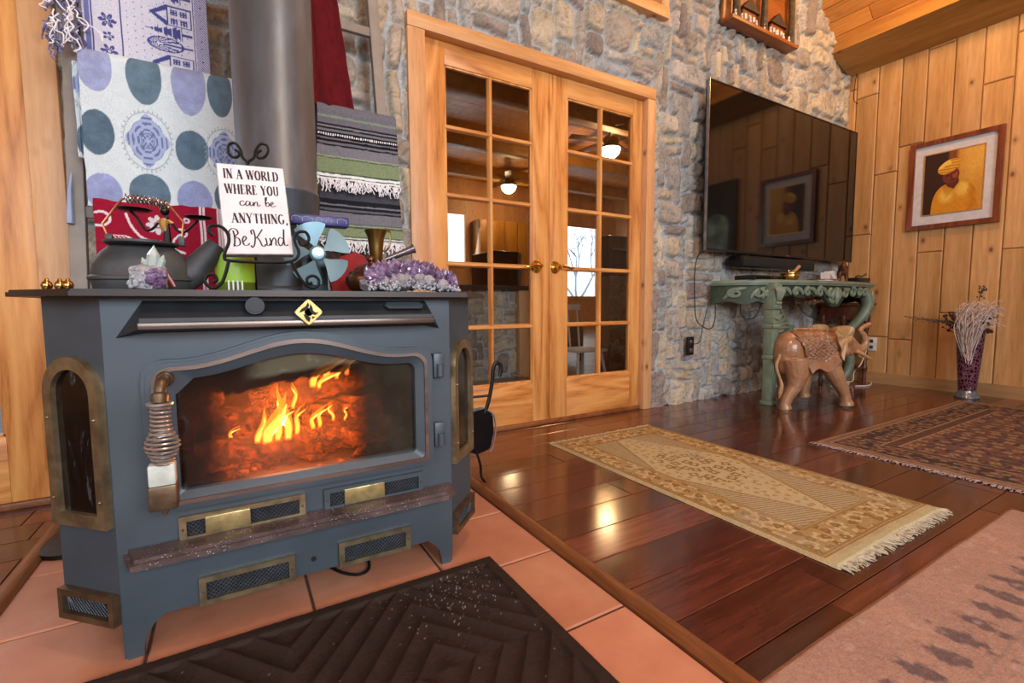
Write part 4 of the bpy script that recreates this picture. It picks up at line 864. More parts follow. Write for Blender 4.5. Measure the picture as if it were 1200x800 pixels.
def pot():
    Y=1.215; c=at(432,338,Y).x; t=thing('lidded_pot','squat browned copper pot with a finial lid, half behind the long amethyst cluster','pot',(c,Y,ZT))
    mb=MB(); mb.lathe([(0,ZT),(.034,ZT),(.048,ZT+.012),(.055,ZT+.028),(.053,ZT+.040),(.045,ZT+.048),(.046,ZT+.052),(.040,ZT+.056),(0,ZT+.056)],(c,Y,0),36); mb.build('body','browncopper',t)
    mb=MB(); mb.lathe([(.044,ZT+.053),(.040,ZT+.062),(.022,ZT+.072),(.009,ZT+.076),(.007,ZT+.080),(.010,ZT+.084),(.010,ZT+.089),(.004,ZT+.094),(0,ZT+.095)],(c+.008,Y,0),32); mb.build('lid','browncopper',t)
    Y=1.35; c=at(441,300,Y).x; zt=at(441,270,Y).z; t=thing('brass_goblet','flared brass goblet with a thin curled handle behind the copper pot','goblet',(c,Y,ZT))
    mb=MB(); mb.lathe([(0,ZT),(.026,ZT),(.026,ZT+.004),(.010,ZT+.014),(.008,ZT+.04),(.014,ZT+.055),(.020,zt-.045),(.023,zt-.02),(.031,zt),(.029,zt),(.021,zt-.02),(.017,zt-.045),(0,ZT+.06)],(c,Y,0),32); mb.build('cup','antbrass',t)
    mb=MB(); mb.tube(catmull([(c+.028,Y,zt-.004),(c+.034,Y,zt+.004),(c+.040,Y,zt-.005),(c+.040,Y,zt-.03),(c+.034,Y,zt-.05),(c+.020,Y,zt-.056)],5),.0028,8); mb.build('handle','antbrass',t)
    M['pewter']=plain('pewter','#8a8488','#6e686c',.25,.8,30,.2)
    t=thing('metal_pipe','short silvery metal pipe with an open end lying on the long amethyst cluster','pipe',tuple(at(470,300,1.14)))
    a,b=at(452,304,1.14),at(483,292,1.12); mb=MB(); mb.tube([a,a.lerp(b,.6),b],[.0065,.0075,.0095],16); mb.build('tube','pewter',t)
    b2=b+(b-a).normalized()*.002; mb=MB(); mb.cyl(b,b2+(b-a).normalized()*.004,.011,n=18); mb.build('collar','pewter',t); mb=MB(); d=(b-a).normalized(); mb.cyl(b2+d*.004,b2+d*.005,.006,n=14); mb.build('opening','black',t)
    M['redcloth']=plain('red_cloth','#a02424','#861c1e',.85,0,40,.3)
    # red pouch leaning behind fan and pot
    mb=MB(); a=at(396,338,1.33); mb.prism([(0,0),(.10,0),(.105,.05),(.085,.105),(.06,.115),(.02,.10),(-.01,.05)],lambda u,v,d:Vector((a.x-.012+u,1.34+d,ZT+v)),-.012,.012,bev=.006); mb.build
    o=mb.build('cloth_pouch','redcloth'); tag(o,'plain red cloth pouch standing behind the stove fan','pouch')
pot()

# ================================================================ BLANKET RACK AND CLOTHS
M['taupe']=plain('taupe_painted_wood','#8f857c','#857b72',.55,0,20,.15)
M['cloth']=attrmat('woven_cloth',.95,420,.35,.5,.0015)
def rack():
    t=thing('blanket_ladder','wide taupe painted wooden blanket ladder leaning against the stone wall behind the stove','ladder',(.08,1.9,0))
    yz=lambda z: lerp(1.86,2.02,z/2.4)
    for xa,xb in ((-.409,-.373),(.600,.513)):
        a=Vector((xa,yz(0),0)); b=Vector((xb,yz(2.35),2.35)); mb=MB(); d=(b-a); rot=d.to_track_quat('Z','Y').to_matrix(); mb.box((a+b)/2,(.040,.030,d.length),Matrix.Rotation(math.atan2(d.x,d.z),3,'Y')@Matrix.Rotation(-math.atan2(d.y,d.z),3,'X'),.003); mb.build('rail','taupe',t)
    for z in (.42,.95,1.375,1.745,2.15):
        xl=lerp(-.409,-.373,z/2.35); xr=lerp(.600,.513,z/2.35); MB().bb(xl,xr,yz(z)-.008,yz(z)+.014,z-.017,z+.017,.003).build('rung','taupe',t)
rack()
def drape(name,xl,xr,zf,zr,Yf,zb,colfn,label,cat,fold=.006,seed=1,nx=150,ns=150,topr=.03,flare=0,shear=0,scallop=0):
    """cloth hung over a rung: front hem zf, top zr, back hem zb. colfn(x_m, s_m) -> linear rgb array"""
    Lf=zr-zf; La=PI*topr; Lb=max(0,zr-zb); Ls=Lf+La+Lb; s_=np.linspace(0,Ls,ns); x=np.linspace(0,1,nx); S_,X=np.meshgrid(s_,x,indexing='ij')
    wob=fold*(fbm(X*5+seed,S_*1.2,3,seed)+.5*np.sin(X*13+seed)*np.clip(1-S_/Lf,0,1))
    Z=np.where(S_<Lf,zf+S_,np.where(S_<Lf+La,zr+topr*np.sin((S_-Lf)/topr),zr-(S_-Lf-La)))
    Y=np.where(S_<Lf,Yf,np.where(S_<Lf+La,Yf+topr*(1-np.cos((S_-Lf)/topr)),Yf+2*topr))
    front=np.clip(1-S_/Lf,0,1); W_=xr-xl
    XX=xl+X*W_+flare*(X-.5)*front+shear*front+.002*fbm(X*0+3,S_*20,2,seed); Y=Y-np.abs(wob)*(S_<Lf)*1-.002
    Z=Z+scallop*np.sin(X*PI)*front*-1+.004*fbm(X*4,S_*0,2,seed+3)*front
    col=colfn(X*W_,S_)
    o=grid(name,np.stack([XX,Y,Z],-1),col,'cloth',None,None,.004); tag(o,label,cat); return o
def A(c): return np.array(srgb(c))
def put(col,mask,c,soft=None): return mixc(col,np.broadcast_to(A(c),col.shape),mask.astype(float))
def col_dots(x,s):
    h=s; col=np.broadcast_to(A('#cdd9de'),x.shape+(3,)).copy(); col=col*(1+.05*fbm(x*60,h*60,3,4))[...,None]
    W_=x.max()
    for cx,cy,rx,ry,c,k in ((.035,.405,.041,.075,'#969fc4',0),(.150,.400,.044,.085,'#5f7686',0),(.262,.400,.046,.095,'#969fc4',0),(.345,.395,.035,.08,'#5f7686',0),
        (.032,.215,.040,.066,'#566c7e',0),(.150,.210,.052,.075,'#8a9cc8',1),(.262,.200,.045,.062,'#5b7284',0),(.350,.20,.045,.07,'#8a9cc8',1),
        (.038,.045,.044,.055,'#929cc6',0),(.148,.052,.052,.062,'#5b7284',0),(.262,.045,.048,.062,'#929cc6',0),(.355,.06,.04,.06,'#5b7284',0)):
        d=np.hypot((x-cx)/rx,(h-cy)/ry)+.012*fbm(x*90,h*90,2,7)
        if k==0: col=mixc(col,np.broadcast_to(A(c),col.shape)*(1+.25*fbm(x*45,h*45,3,9))[...,None],1-sm(.97,1.0,d))
        else:
            an=np.arctan2((h-cy)/ry,(x-cx)/rx); ring=1-sm(.015,.03,abs(d-1.12)); col=mixc(col,np.broadcast_to(A('#8b9aa8'),col.shape),ring*.8)
            body=d<(.92+.09*np.cos(4*an)+.05*np.cos(8*an)); col=put(col,body,'#9fadd0')
            pat=(np.cos(d*26+1.3*np.cos(4*an))*np.cos(an*4)>.25)&body&(d>.1); col=put(col,pat&(d<.95),'#66729e'); col=put(col,(abs(np.cos(2*an))*1.0<.25)&(d<.42)&(d>.08),'#5d6a98'); 
            col=put(col,(abs(d-.42)<.02)|(abs(d-.30)<.02),'#66729e')
            tk=(abs(d-1.20)<.05)&(np.cos(an*34)>.75); col=put(col,tk,'#9aa6ae')
    return col
def col_throw(x,h):
    col=np.broadcast_to(A('#c6c6d4'),x.shape+(3,)).copy()*(1+.08*fbm(x*300,h*300,2,3))[...,None]; I='#454a86'
    col=put(col,(abs(x-.012)<.006),'#6d70a6'); col=put(col,(abs(x-.022)<.0018)|(abs(x-.090)<.0018),I)
    dots=((np.mod(x,.019)-.0095)**2+(np.mod(h+.0095*(np.floor(x/.019)%2),.021)-.010)**2<.0016**2)&(x>.096); col=put(col,dots,I)
    for cy,n,r in ((.035,6,.021),(.080,5,.014),(.125,6,.022),(.205,6,.023),(.27,5,.015),(.33,6,.022),(.40,5,.02)):
        dx,dy=x-.057,h-cy; d=np.hypot(dx,dy); an=np.arctan2(dy,dx); pet=(d<r*abs(np.cos(an*n/2))**.6)&(d>.003); col=put(col,pet,I); col=put(col,(d<r*.55)&(abs(np.sin(an*n/2))<.16)&(d>.004),'#c6c6d4')
    # trees and houses run sideways up the right border
    for cy,k in ((.035,'h'),(.095,'o'),(.135,'t'),(.185,'h'),(.245,'t'),(.295,'h'),(.345,'o')):
        dx,dy=(x-.205)/1.3,(h-cy)/1.25
        if k=='t':
            m=(dx>-.045)&(dx<.03)&(abs(dy)<(dx+.045)*.24*(.6+.5*np.mod(dx*55,1))); col=put(col,m,I); col=put(col,m&(abs(np.mod(dx,.018)-.009)<.0012),'#c6c6d4'); col=put(col,(dx>=.03)&(dx<.05)&(abs(dy)<.003),I)
        elif k=='o':
            e=np.hypot((dx+.005)/.034,dy/.017); m=(e<1)&(np.cos(np.arctan2(dy,dx+.03)*30)>-.1); col=put(col,m|((e<1.08)&(e>.94)),I); col=put(col,(dx>=.028)&(dx<.05)&(abs(dy)<.002),I)
        else:
            roof=(dx>-.034)&(dx<0)&(abs(dy)<(dx+.036)*.72); wall_=(dx>=0)&(dx<.050)&(abs(dy)<.024)
            col=put(col,roof&~((dx>-.022)&(abs(dy)<(dx+.022)*.6)),I); col=put(col,wall_&((abs(dy)>.0215)|(dx<.003)|(dx>.047)),I)
            for wx in (.010,.030):
                for wy in (-.011,.010): col=put(col,(abs(dx-wx-.004)<.007)&(abs(dy-wy)<.007),I); col=put(col,(abs(np.mod(dx-wx+.2,.006)-.003)<.0013)&(abs(np.mod(dy+.2,.006)-.003)<.0013)&(abs(dx-wx-.004)<.007)&(abs(dy-wy)<.007),'#c6c6d4')
    col=put(col,(x>.278)&(np.mod(h+x,.008)<.004),I); col=put(col,abs(x-.275)<.0014,I)
    return col
def col_red(x,h):
    col=np.broadcast_to(A('#93142f'),x.shape+(3,)).copy()*(1+.12*fbm(x*80,h*80,3,3))[...,None]; Wt='#dccfd6'; top=h.max()
    def vine(pts,w):
        nonlocal col
        P=catmull([(a,b,0) for a,b in pts],8)
        for p in P: col=put(col,(x-p.x)**2+(h-p.y)**2<w*w,Wt)
    vine([(.075,.300),(.085,.265),(.105,.235),(.135,.220),(.175,.205),(.215,.190)],.0035); vine([(.030,.215),(.07,.212),(.10,.205),(.125,.190),(.135,.205),(.155,.222)],.003)
    vine([(.0,.260),(.02,.262),(.035,.275),(.034,.292),(.02,.302),(.004,.298)],.0035); vine([(.198,.262),(.213,.262),(.222,.250),(.214,.240),(.205,.246),(.190,.232),(.186,.215),(.195,.195),(.215,.190)],.003)
    vine([(.05,.02),(.08,.07),(.12,.09),(.15,.06)],.003)
    d=np.hypot(x-.150,h-.272); an=np.arctan2(h-.272,x-.150); fl=(d<.030*(.62+.38*abs(np.cos(4*an)))); col=put(col,fl,'#cfc6d0'); col=put(col,fl&(d<.010)&(d>.006),'#8a6070')
    e=np.hypot((x-.055-.0)*1.0,(h-.222)*2.3); col=put(col,(abs(e-.030)<.0032),Wt); col=put(col,(e<.030)&(np.mod(x*1.0+abs(h-.222),.010)<.0028),Wt); col=put(col,(np.hypot(x-.225,h-.292)<.009)&(np.hypot(x-.225,h-.292)>.004),Wt)
    for a in (.262,.272,.310,.318,.326): col=put(col,abs(x-a)<.0028,Wt)
    return col
M['fringe']=plain('cotton_fringe','#f0eef2','#dcdae2',.9,0,60,0); M['fringe_blue']=plain('indigo_mixed_fringe','#8a88a8','#4c4a74',.9,0,90,0)
drape('throw_blanket',-.345,-.032,1.392,1.745,1.895,1.46,lambda x,s:col_throw(x,s),'white throw blanket woven with indigo snowflakes and village houses','blanket',.004,3,260,260,.024)
drape('dotted_towel',-.352,.058,.955,1.378,1.840,1.10,lambda x,s:col_dots(x,s),'pale bath towel with large teal and lavender ovals over the middle ladder rung','towel',.005,5,260,260,.032)
drape('dotted_towel_back',-.372,-.335,1.10,1.36,1.875,1.2,lambda x,s:col_dots(x+.1,s),None,None,.010,8,30,80,.02)
b_=bpy.data.objects['dotted_towel_back']; b_.name='side_fold'; b_.parent=bpy.data.objects['dotted_towel']
drape('floral_towel',-.340,.030,.64,.965,1.835,.80,lambda x,s:col_red(x,s),'crimson towel with white vines and flowers hanging lowest on the ladder','towel',.005,9,240,240,.026)
mb=MB(); mb.tube([at(84,203,1.90),at(82,225,1.90),at(83,262,1.90)],[.004,.012,.018],10,flat=(1,.5)); tag(mb.build('blue_cloth',plain('pale_blue_cotton','#a9b8d8','#98a8cc',.9)),'pale blue cloth corner hanging just left of the ladder rail','cloth')
# knotted fringe beside the throw
mb=MB(); R=random.Random(6)
for i in range(100):
    x=R.uniform(-.415,-.345); z=R.uniform(1.42,1.80); L=R.uniform(.03,.07); y=1.875+R.uniform(-.02,.01); pts=[Vector((x,y,z))]
    for k in range(5): pts.append(pts[-1]+Vector((R.uniform(-.012,.012),R.uniform(-.006,.006),-L/5+R.uniform(-.008,.012))))
    mb.tube(catmull(pts,3),.0022,5)
o=mb.build('fringe','fringe_blue',bpy.data.objects['throw_blanket']); o['kind']='stuff'
mb=MB()
for i in range(55):
    x=R.uniform(-.405,-.345); z=R.uniform(1.45,1.80); y=1.855+R.uniform(-.02,.01); pts=[Vector((x,y,z))]
    for k in range(5): pts.append(pts[-1]+Vector((R.uniform(-.016,.016),R.uniform(-.006,.006),-.010+R.uniform(-.012,.010))))
    mb.tube(catmull(pts,3),.002,5)
o=mb.build('white_fringe','fringe',bpy.data.objects['throw_blanket']); o['kind']='stuff'
def col_maroon(x,s): return np.broadcast_to(A('#5c1218'),x.shape+(3,)).copy()*(1+.3*fbm(x*200,s*60,3,3))[...,None]
drape('maroon_shawl',.215,.340,1.378,1.99,1.862,1.60,col_maroon,'plain dark maroon shawl hanging between the flue pipe and the ladder rail','shawl',.012,13,80,160,.03,flare=.10,shear=.03)
ST=[(0,.012,'#c8ccc8'),(.012,.016,'#3a3a42'),(.016,.022,'#c8ccc8'),(.022,.026,'#4a5a44'),(.026,.058,'#7f8e6c'),(.058,.064,'#4e5648'),(.064,.070,'#8a9678'),(.070,.074,'#5a5c5c'),(.074,.112,'#74747c'),(.112,.118,'#26262c'),(.118,.126,'#60606a'),(.126,.136,'#1e1e24'),(.136,.142,'#77777e'),(.142,.160,'#222228'),(.160,.17,'#4c4c54')]
SF=[(0,.005,'#3a4a4a'),(.005,.012,'#e0e6e4'),(.012,.015,'#3a4a4a'),(.015,.025,'#e6eae8'),(.025,.030,'#44544c'),(.030,.080,'#7d8c6c'),(.080,.084,'#4c5a48'),(.084,.090,'#8f9a80'),(.090,.124,'#787880'),(.124,.130,'#1c1c22'),(.130,.138,'#6c6c74'),(.138,.147,'#17171d'),(.147,.152,'#6c6c74'),(.152,.160,'#15151b'),(.160,.167,'#e4e4e8'),(.167,.174,'#15151b'),(.174,.182,'#70707a'),(.182,.188,'#1a1a20'),(.188,.195,'#77777e'),(.195,.201,'#1c1c22'),(.201,.222,'#6a6a74'),(.222,.230,'#7c8a7c'),(.230,.6,'#6a6a74')]
def stripes(L):
    def f(x,s):
        col=np.broadcast_to(A('#6a6a74'),x.shape+(3,)).copy(); q=s+.0015*fbm(x*30,s*4,2,5)
        for a,b,c in L: col=put(col,(q>=a)&(q<b),c)
        dash=(q>=.160)&(q<.167)&(np.mod(x*1.0,.008)<.0035)
        if L is SF: col=put(col,dash,'#15151b')
        return col*(1+.28*fbm(x*420,s*420,2,8))[...,None]
    return f
drape('serape_blanket',.288,.572,1.115,1.362,1.842,1.2,stripes(SF),'striped grey, black and green serape blanket with white fringe, right of the flue pipe','blanket',.005,15,160,240,.03,flare=.02)
ser=bpy.data.objects['serape_blanket']
lo_=drape('back_layer',.296,.580,.895,1.15,1.868,1.1,stripes(ST+[(.17,.26,'#4c4c54')]),None,None,.007,17,160,200,.01,flare=.035); lo_.parent=ser
def fringe(name,x0,x1,z,Y,n,L,seed,par,mt='fringe'):
    R=random.Random(seed); mb=MB()
    for i in range(n):
        x=lerp(x0,x1,(i+R.uniform(0,1))/n); pts=[Vector((x,Y,z+.004))]; LL=L*R.uniform(.5,1.2)
        for k in range(4): pts.append(pts[-1]+Vector((R.uniform(-.008,.008),R.uniform(-.003,.001),-LL/4)))
        mb.tube(catmull(pts,3),.0021,5)
    o=mb.build(name,mt,par); o['kind']='stuff'; return o
fringe('fringe',.283,.582,1.118,1.836,95,.042,3,ser); fringe('fringe',.295,.600,.898,1.860,80,.04,4,ser)
# ================================================================ FIRE TOOLS
def tools():
    t=thing('fire_tool_set','fire tools with three small brass knobs rising behind the left end of the stove','fire tools',(-.395,1.72,0))
    mb=MB(); mb.lathe([(0,0),(.10,0),(.10,.012),(.02,.022),(0,.023)],(-.395,1.72,0),28); mb.build('base','blackiron',t)
    for px in (54.5,70,79.5):
        a=at(px,331,1.70); mb=MB(); mb.cyl((a.x,1.70,.02),(a.x,1.70,a.z-.03),.005,n=10); mb.build('shaft','blackiron',t)
        mb=MB(); mb.lathe([(0,a.z-.034),(.008,a.z-.034),(.008,a.z-.028),(.005,a.z-.024),(.009,a.z-.019),(.0125,a.z-.008),(.010,a.z+.001),(.005,a.z+.006),(.004,a.z+.011),(0,a.z+.012)],(a.x,1.70,0),20); mb.build('brass_knob','brass',t)
tools()
def stand():
    Y=1.5; t=thing('ash_shovel_stand','black iron tool stand with crook handle and ash scoop, right of the stove','fire tools',(.75,1.5,0))
    mb=MB(); mb.tube(catmull([at(a,b,Y) for a,b in ((585,441),(587,434),(586,427),(581,425),(578,432),(577,444),(575,458),(572,472),(568,484))],4),.0075,10,flat=(.7,1)); mb.build('crook_handle','blackiron',t)
    mb=MB(); mb.tube([at(546,466,1.52),at(576,463,Y)],.0045,8); mb.build('cross_arm','blackiron',t)
    mb=MB(); mb.tube(catmull([at(553,520,Y),at(559,532,Y),at(563,545,Y),at(564,558,Y),at(569,565,Y-.02)],4),.006,8,flat=(.7,1)); p=at(564,562,Y); mb.build('leg','blackiron',t)
    for q in ((-.05,.05),(-.06,-.06)): mb=MB(); mb.tube([at(553,520,Y),Vector((.70+q[0],Y+q[1]+.06,.006))],.006,8); mb.build('leg','blackiron',t)
    M['scoop']=plain('black_scoop_steel','#16161a','#101014',.3,.5,20,.1); M['scoopedge']=plain('worn_steel_edge','#c8c4d0','#a8a4b0',.3,.8,20,0)
    c=[at(551,484,Y),at(569,479,Y),at(578,486,Y),at(579,505,Y),at(575,526,Y),at(560,533,Y),at(549,530,Y)]
    mb=MB(); V1=[mb.bm.verts.new(p) for p in c]; V2=[mb.bm.verts.new(p+Vector((.01,.05,0))) for p in c]; mb.bm.faces.new(V1); mb.bm.faces.new(V2[::-1])
    for i in range(7): mb.bm.faces.new((V1[i],V1[(i+1)%7],V2[(i+1)%7],V2[i]))
    bmesh.ops.bevel(mb.bm,geom=mb.bm.edges[:],offset=.005,segments=2,affect='EDGES'); sp_=mb.build('scoop','scoop',t)
    mb=MB(); mb.tube(catmull([at(571,480,Y-.004),at(579,487,Y-.004),at(580.5,505,Y-.004),at(577,524,Y-.004),at(574,529,Y-.004)],4),.0035,6); mb.build('scoop_edge','scoopedge',sp_)
stand()
# ================================================================ HEARTH MAT AND RUGS
M['rubber']=attrmat('ribbed_rubber_mat',.75,260,.25,.7,.002,spec=.25); M['rug']=attrmat('wool_rug',.97,330,.4,.8,.003,spec=.05)
def mat():
    x0,x1,y0,y1=-.42,.548,.45,1.043; nx,ny=420,260; X,Y=np.meshgrid(np.linspace(x0,x1,nx),np.linspace(y0,y1,ny))
    u=(X-x0)/(x1-x0)*4; v=(Y-y0)/(y1-y0)*2; U_=np.abs(np.mod(u,2)-1); V_=np.abs(np.mod(v,2)-1)
    hh=1-2*np.abs(np.sin((U_+V_)*PI*4.2))**.7
    e=np.minimum.reduce([X-x0,x1-X,Y-y0,y1-Y]); rim=sm(.0,.006,e); inner=sm(.028,.036,e)
    r=.03; Z=.002+rim*.011+(-.0045+.0042*hh)*inner+.0008*fbm(X*200,Y*200,2,3)
    col=np.broadcast_to(A('#291d18'),X.shape+(3,)).copy()*(1+.25*fbm(X*30,Y*30,3,5))[...,None]
    fl=(fbm(X*500,Y*500,2,9)>.86-.36*np.exp(-((X-.42)**2+(Y-.97)**2)/.02)); col=put(col,fl&(inner>.5),'#8a827c')
    tag(grid('hearth_mat',np.stack([X,Y,Z],-1),col,'rubber'),'black rubber hearth mat with diamond ribs on the terracotta tiles before the stove','mat')
mat()
def rugmesh(name,x0,x1,y0,y1,nx,ny,colfn,label,th=.008,wav=.004):
    X,Y=np.meshgrid(np.linspace(x0,x1,nx),np.linspace(y0,y1,ny)); e=np.minimum.reduce([X-x0,x1-X,Y-y0,y1-Y]); 
    Z=.0015+th*sm(0,.012,e)+.0008*fbm(X*120,Y*120,2,4); XX=X+wav*fbm(Y*3,X*0+1,2,6)*sm(.3,0,np.minimum(X-x0,x1-X)); YY=Y+wav*2*fbm(X*4,Y*0+5,2,7)*sm(.2,0,np.minimum(Y-y0,y1-Y))
    o=grid(name,np.stack([XX,YY,Z],-1),colfn(X,Y,e),'rug'); tag(o,label,'rug'); return o
def motif(x,y,p,r,n,seed,th=.5):
    """scattered flower / leaf outlines on a jittered lattice"""
    gx=np.floor(x/p).astype(int); gy=np.floor(y/p).astype(int); out=np.zeros(x.shape,bool)
    rr=np.random.default_rng(seed); T=rr.uniform(-1,1,(64,64,3))
    for a in (-1,0,1):
        for b in (-1,0,1):
            t=T[(gx+a)%64,(gy+b)%64]; cx=(gx+a+.5+.28*t[...,0])*p; cy=(gy+b+.5+.28*t[...,1])*p; d=np.hypot(x-cx,y-cy); an=np.arctan2(y-cy,x-cx)+t[...,2]*3
            R_=r*(.6+.4*np.abs(np.cos(an*n/2))); out|=(d<R_)&(d>R_*th)
    return out
def col_beige(X,Y,e):
    n=fbm(X*14,Y*14,4,3)[...,None]; col=np.broadcast_to(A('#b8a47c'),X.shape+(3,))*(1+.18*n); ex=np.minimum(X-1.262,1.916-X); ey=np.minimum(Y-.575,1.775-Y); d=np.minimum(ex,ey*1.0)
    G='#98794c'; L='#c0aa82'
    col=put(col,(d>.014)&(d<.135),'#a88c5e'); br=motif(X,Y,.062,.028,5,3,.55)&(d>.03)&(d<.12); col=put(col,br,'#c4ae88'); br=motif(X+.03,Y+.02,.05,.016,3,5,.2)&(d>.03)&(d<.12); col=put(col,br,'#8a6c40')
    for a in (.016,.026,.124,.136): col=put(col,abs(d-a)<.0022,'#8c7044')
    fld=d>.136; cx,cy=1.59,1.21; q=np.abs((X-cx)/.20)+np.abs((Y-cy)/.50); 
    col=put(col,fld,'#b4a380'); col=put(col,fld&(q>1.08)&(np.mod(Y*1.0+.3*X,.014)<.006),'#8f7a58'); col=put(col,fld&(q>1.04)&(q<1.10),'#9a7e50'); col=put(col,fld&(q<1.05),'#bdac86')
    md=(np.hypot((X-cx)/.13,(Y-cy)/.19)<1)&motif(X,Y,.052,.023,4,11,.45); col=put(col,md,'#8e7248'); md=fld&(q<1)&motif(X,Y+.03,.036,.010,3,15,.2)&(np.hypot((X-cx)/.13,(Y-cy)/.19)>=1); col=put(col,md,'#a2885c')
    col=mixc(col,np.broadcast_to(A('#a9a08a'),col.shape),.35*sm(.1,.6,fbm(X*6,Y*6,3,21)))
    fade=(Y<.575)|(Y>1.775); col=put(col,fade,'#b5ab86'); return col*(1+.10*fbm(X*160,Y*160,2,2))[...,None]
rb=rugmesh('beige_rug',1.262,1.916,.548,1.79,330,600,col_beige,'worn beige and gold patterned runner rug with fringed near end before the French doors')
def rugfringe(par,x0,x1,y0,y1,n,L,dirv,seed,mt):
    R=random.Random(seed); mb=MB()
    for i in range(n):
        u=(i+R.uniform(-.3,.3))/n; p=Vector((lerp(x0,x1,u),lerp(y0,y1,u),.006)); LL=L*R.uniform(.5,1.15); d=Vector(dirv); sd=Vector((-d.y,d.x,0)); pts=[p-d*.006]
        for k in range(4): pts.append(pts[-1]+d*LL/4+sd*R.uniform(-.005,.005)+Vector((0,0,R.uniform(-.0015,.0015)-.0005)))
        for q in pts: q.z=max(q.z,.0025)
        mb.tube(pts,.0016,5)
    o=mb.build('fringe',mt,par); o['kind']='stuff'
M['rugfr']=plain('cream_rug_fringe','#c8bca4','#b0a48c',.95,0,60,0); M['rugfr2']=plain('rose_rug_fringe','#b09890','#98827a',.95,0,60,0)
rugfringe(rb,1.27,1.916,.55,.55,210,.034,(0,-1,0),1,'rugfr'); rugfringe(rb,1.262,1.916,1.788,1.79,150,.012,(0,1,0),2,'rugfr')
def col_dark(X,Y,e):
    n=fbm(X*10,Y*10,4,3)[...,None]; col=np.broadcast_to(A('#6f5246'),X.shape+(3,))*(1+.22*n); d=np.minimum(np.minimum(X-2.33,4.15-X),np.minimum(Y+1.6,1.155-Y))
    col=put(col,(d>.02)&(d<.055),'#7c6452'); col=put(col,(d>.055)&(d<.20),'#4a3c3c'); col=put(col,(d>.055)&(d<.20)&motif(X,Y,.075,.034,5,3,.4),'#7a5a4a'); col=put(col,(d>.07)&(d<.19)&motif(X+.04,Y,.05,.014,3,4,.1),'#84745c')
    col=put(col,(d>.20)&(d<.25),'#6e5446'); col=put(col,(d>.20)&(d<.25)&(np.mod(X+Y,.04)<.016),'#3c3234')
    for a in (.02,.055,.20,.25): col=put(col,abs(d-a)<.004,'#a08064')
    f=d>.25; col=put(col,f&motif(X,Y,.11,.05,6,7,.6),'#4c4046'); col=put(col,f&motif(X+.05,Y+.06,.07,.022,4,9,.3),'#94785e'); return col*(1+.2*fbm(X*90,Y*90,3,2))[...,None]
rd=rugmesh('dark_rug',2.335,4.15,-1.6,1.157,460,640,col_dark,'dark rust and navy oriental rug with pale fringe beside the knotty pine wall')
rugfringe(rd,2.332,2.332,1.15,-.2,330,.030,(-1,0,0),3,'rugfr2')
def col_pink(X,Y,e):
    n=fbm(X*8,Y*8,4,13)[...,None]; col=np.broadcast_to(A('#a98676'),X.shape+(3,))*(1+.12*n); d=np.minimum(2.095-X,.447-Y); d=np.minimum(d,X+.2)
    b=fbm(X*25,Y*25,3,31)
    f=fbm(X*70,Y*70,3,41); al=np.where(2.095-X<.447-Y,Y,X)
    env=np.cos(al*2*PI/.085)*.5+.5-np.abs(d-.15)/.065; m=sm(.15,.6,env+.65*f); col=mixc(col,np.broadcast_to(A('#6a5858'),col.shape),.9*m)
    env=np.cos((al+d*.6)*2*PI/.12)*.5+.35-np.abs(d-.265)/.07; m=sm(.05,.5,env+.8*f+.3*b); col=mixc(col,np.broadcast_to(A('#705c50'),col.shape),.85*m)
    for a_ in (.20,.34): col=mixc(col,np.broadcast_to(A('#937a6e'),col.shape),.6*(abs(d-a_+.003*f)<.004))
    m=sm(.15,.5,np.cos(X*2*PI/.15)*np.cos(Y*2*PI/.15+X*9)+.8*f+.4*b)*(d>.36); col=mixc(col,np.broadcast_to(A('#7c6264'),col.shape),.6*m); m=sm(.3,.6,fbm(X*40,Y*40,3,52)); col=mixc(col,np.broadcast_to(A('#c0a698'),col.shape),.4*m)
    return col*(1+.12*fbm(X*120,Y*120,2,2))[...,None]
rugmesh('rose_rug',.2,2.095,-1.5,.447,560,560,col_pink,'faded rose pink oriental rug nearest the camera on the dark wood floor',.009,.002)

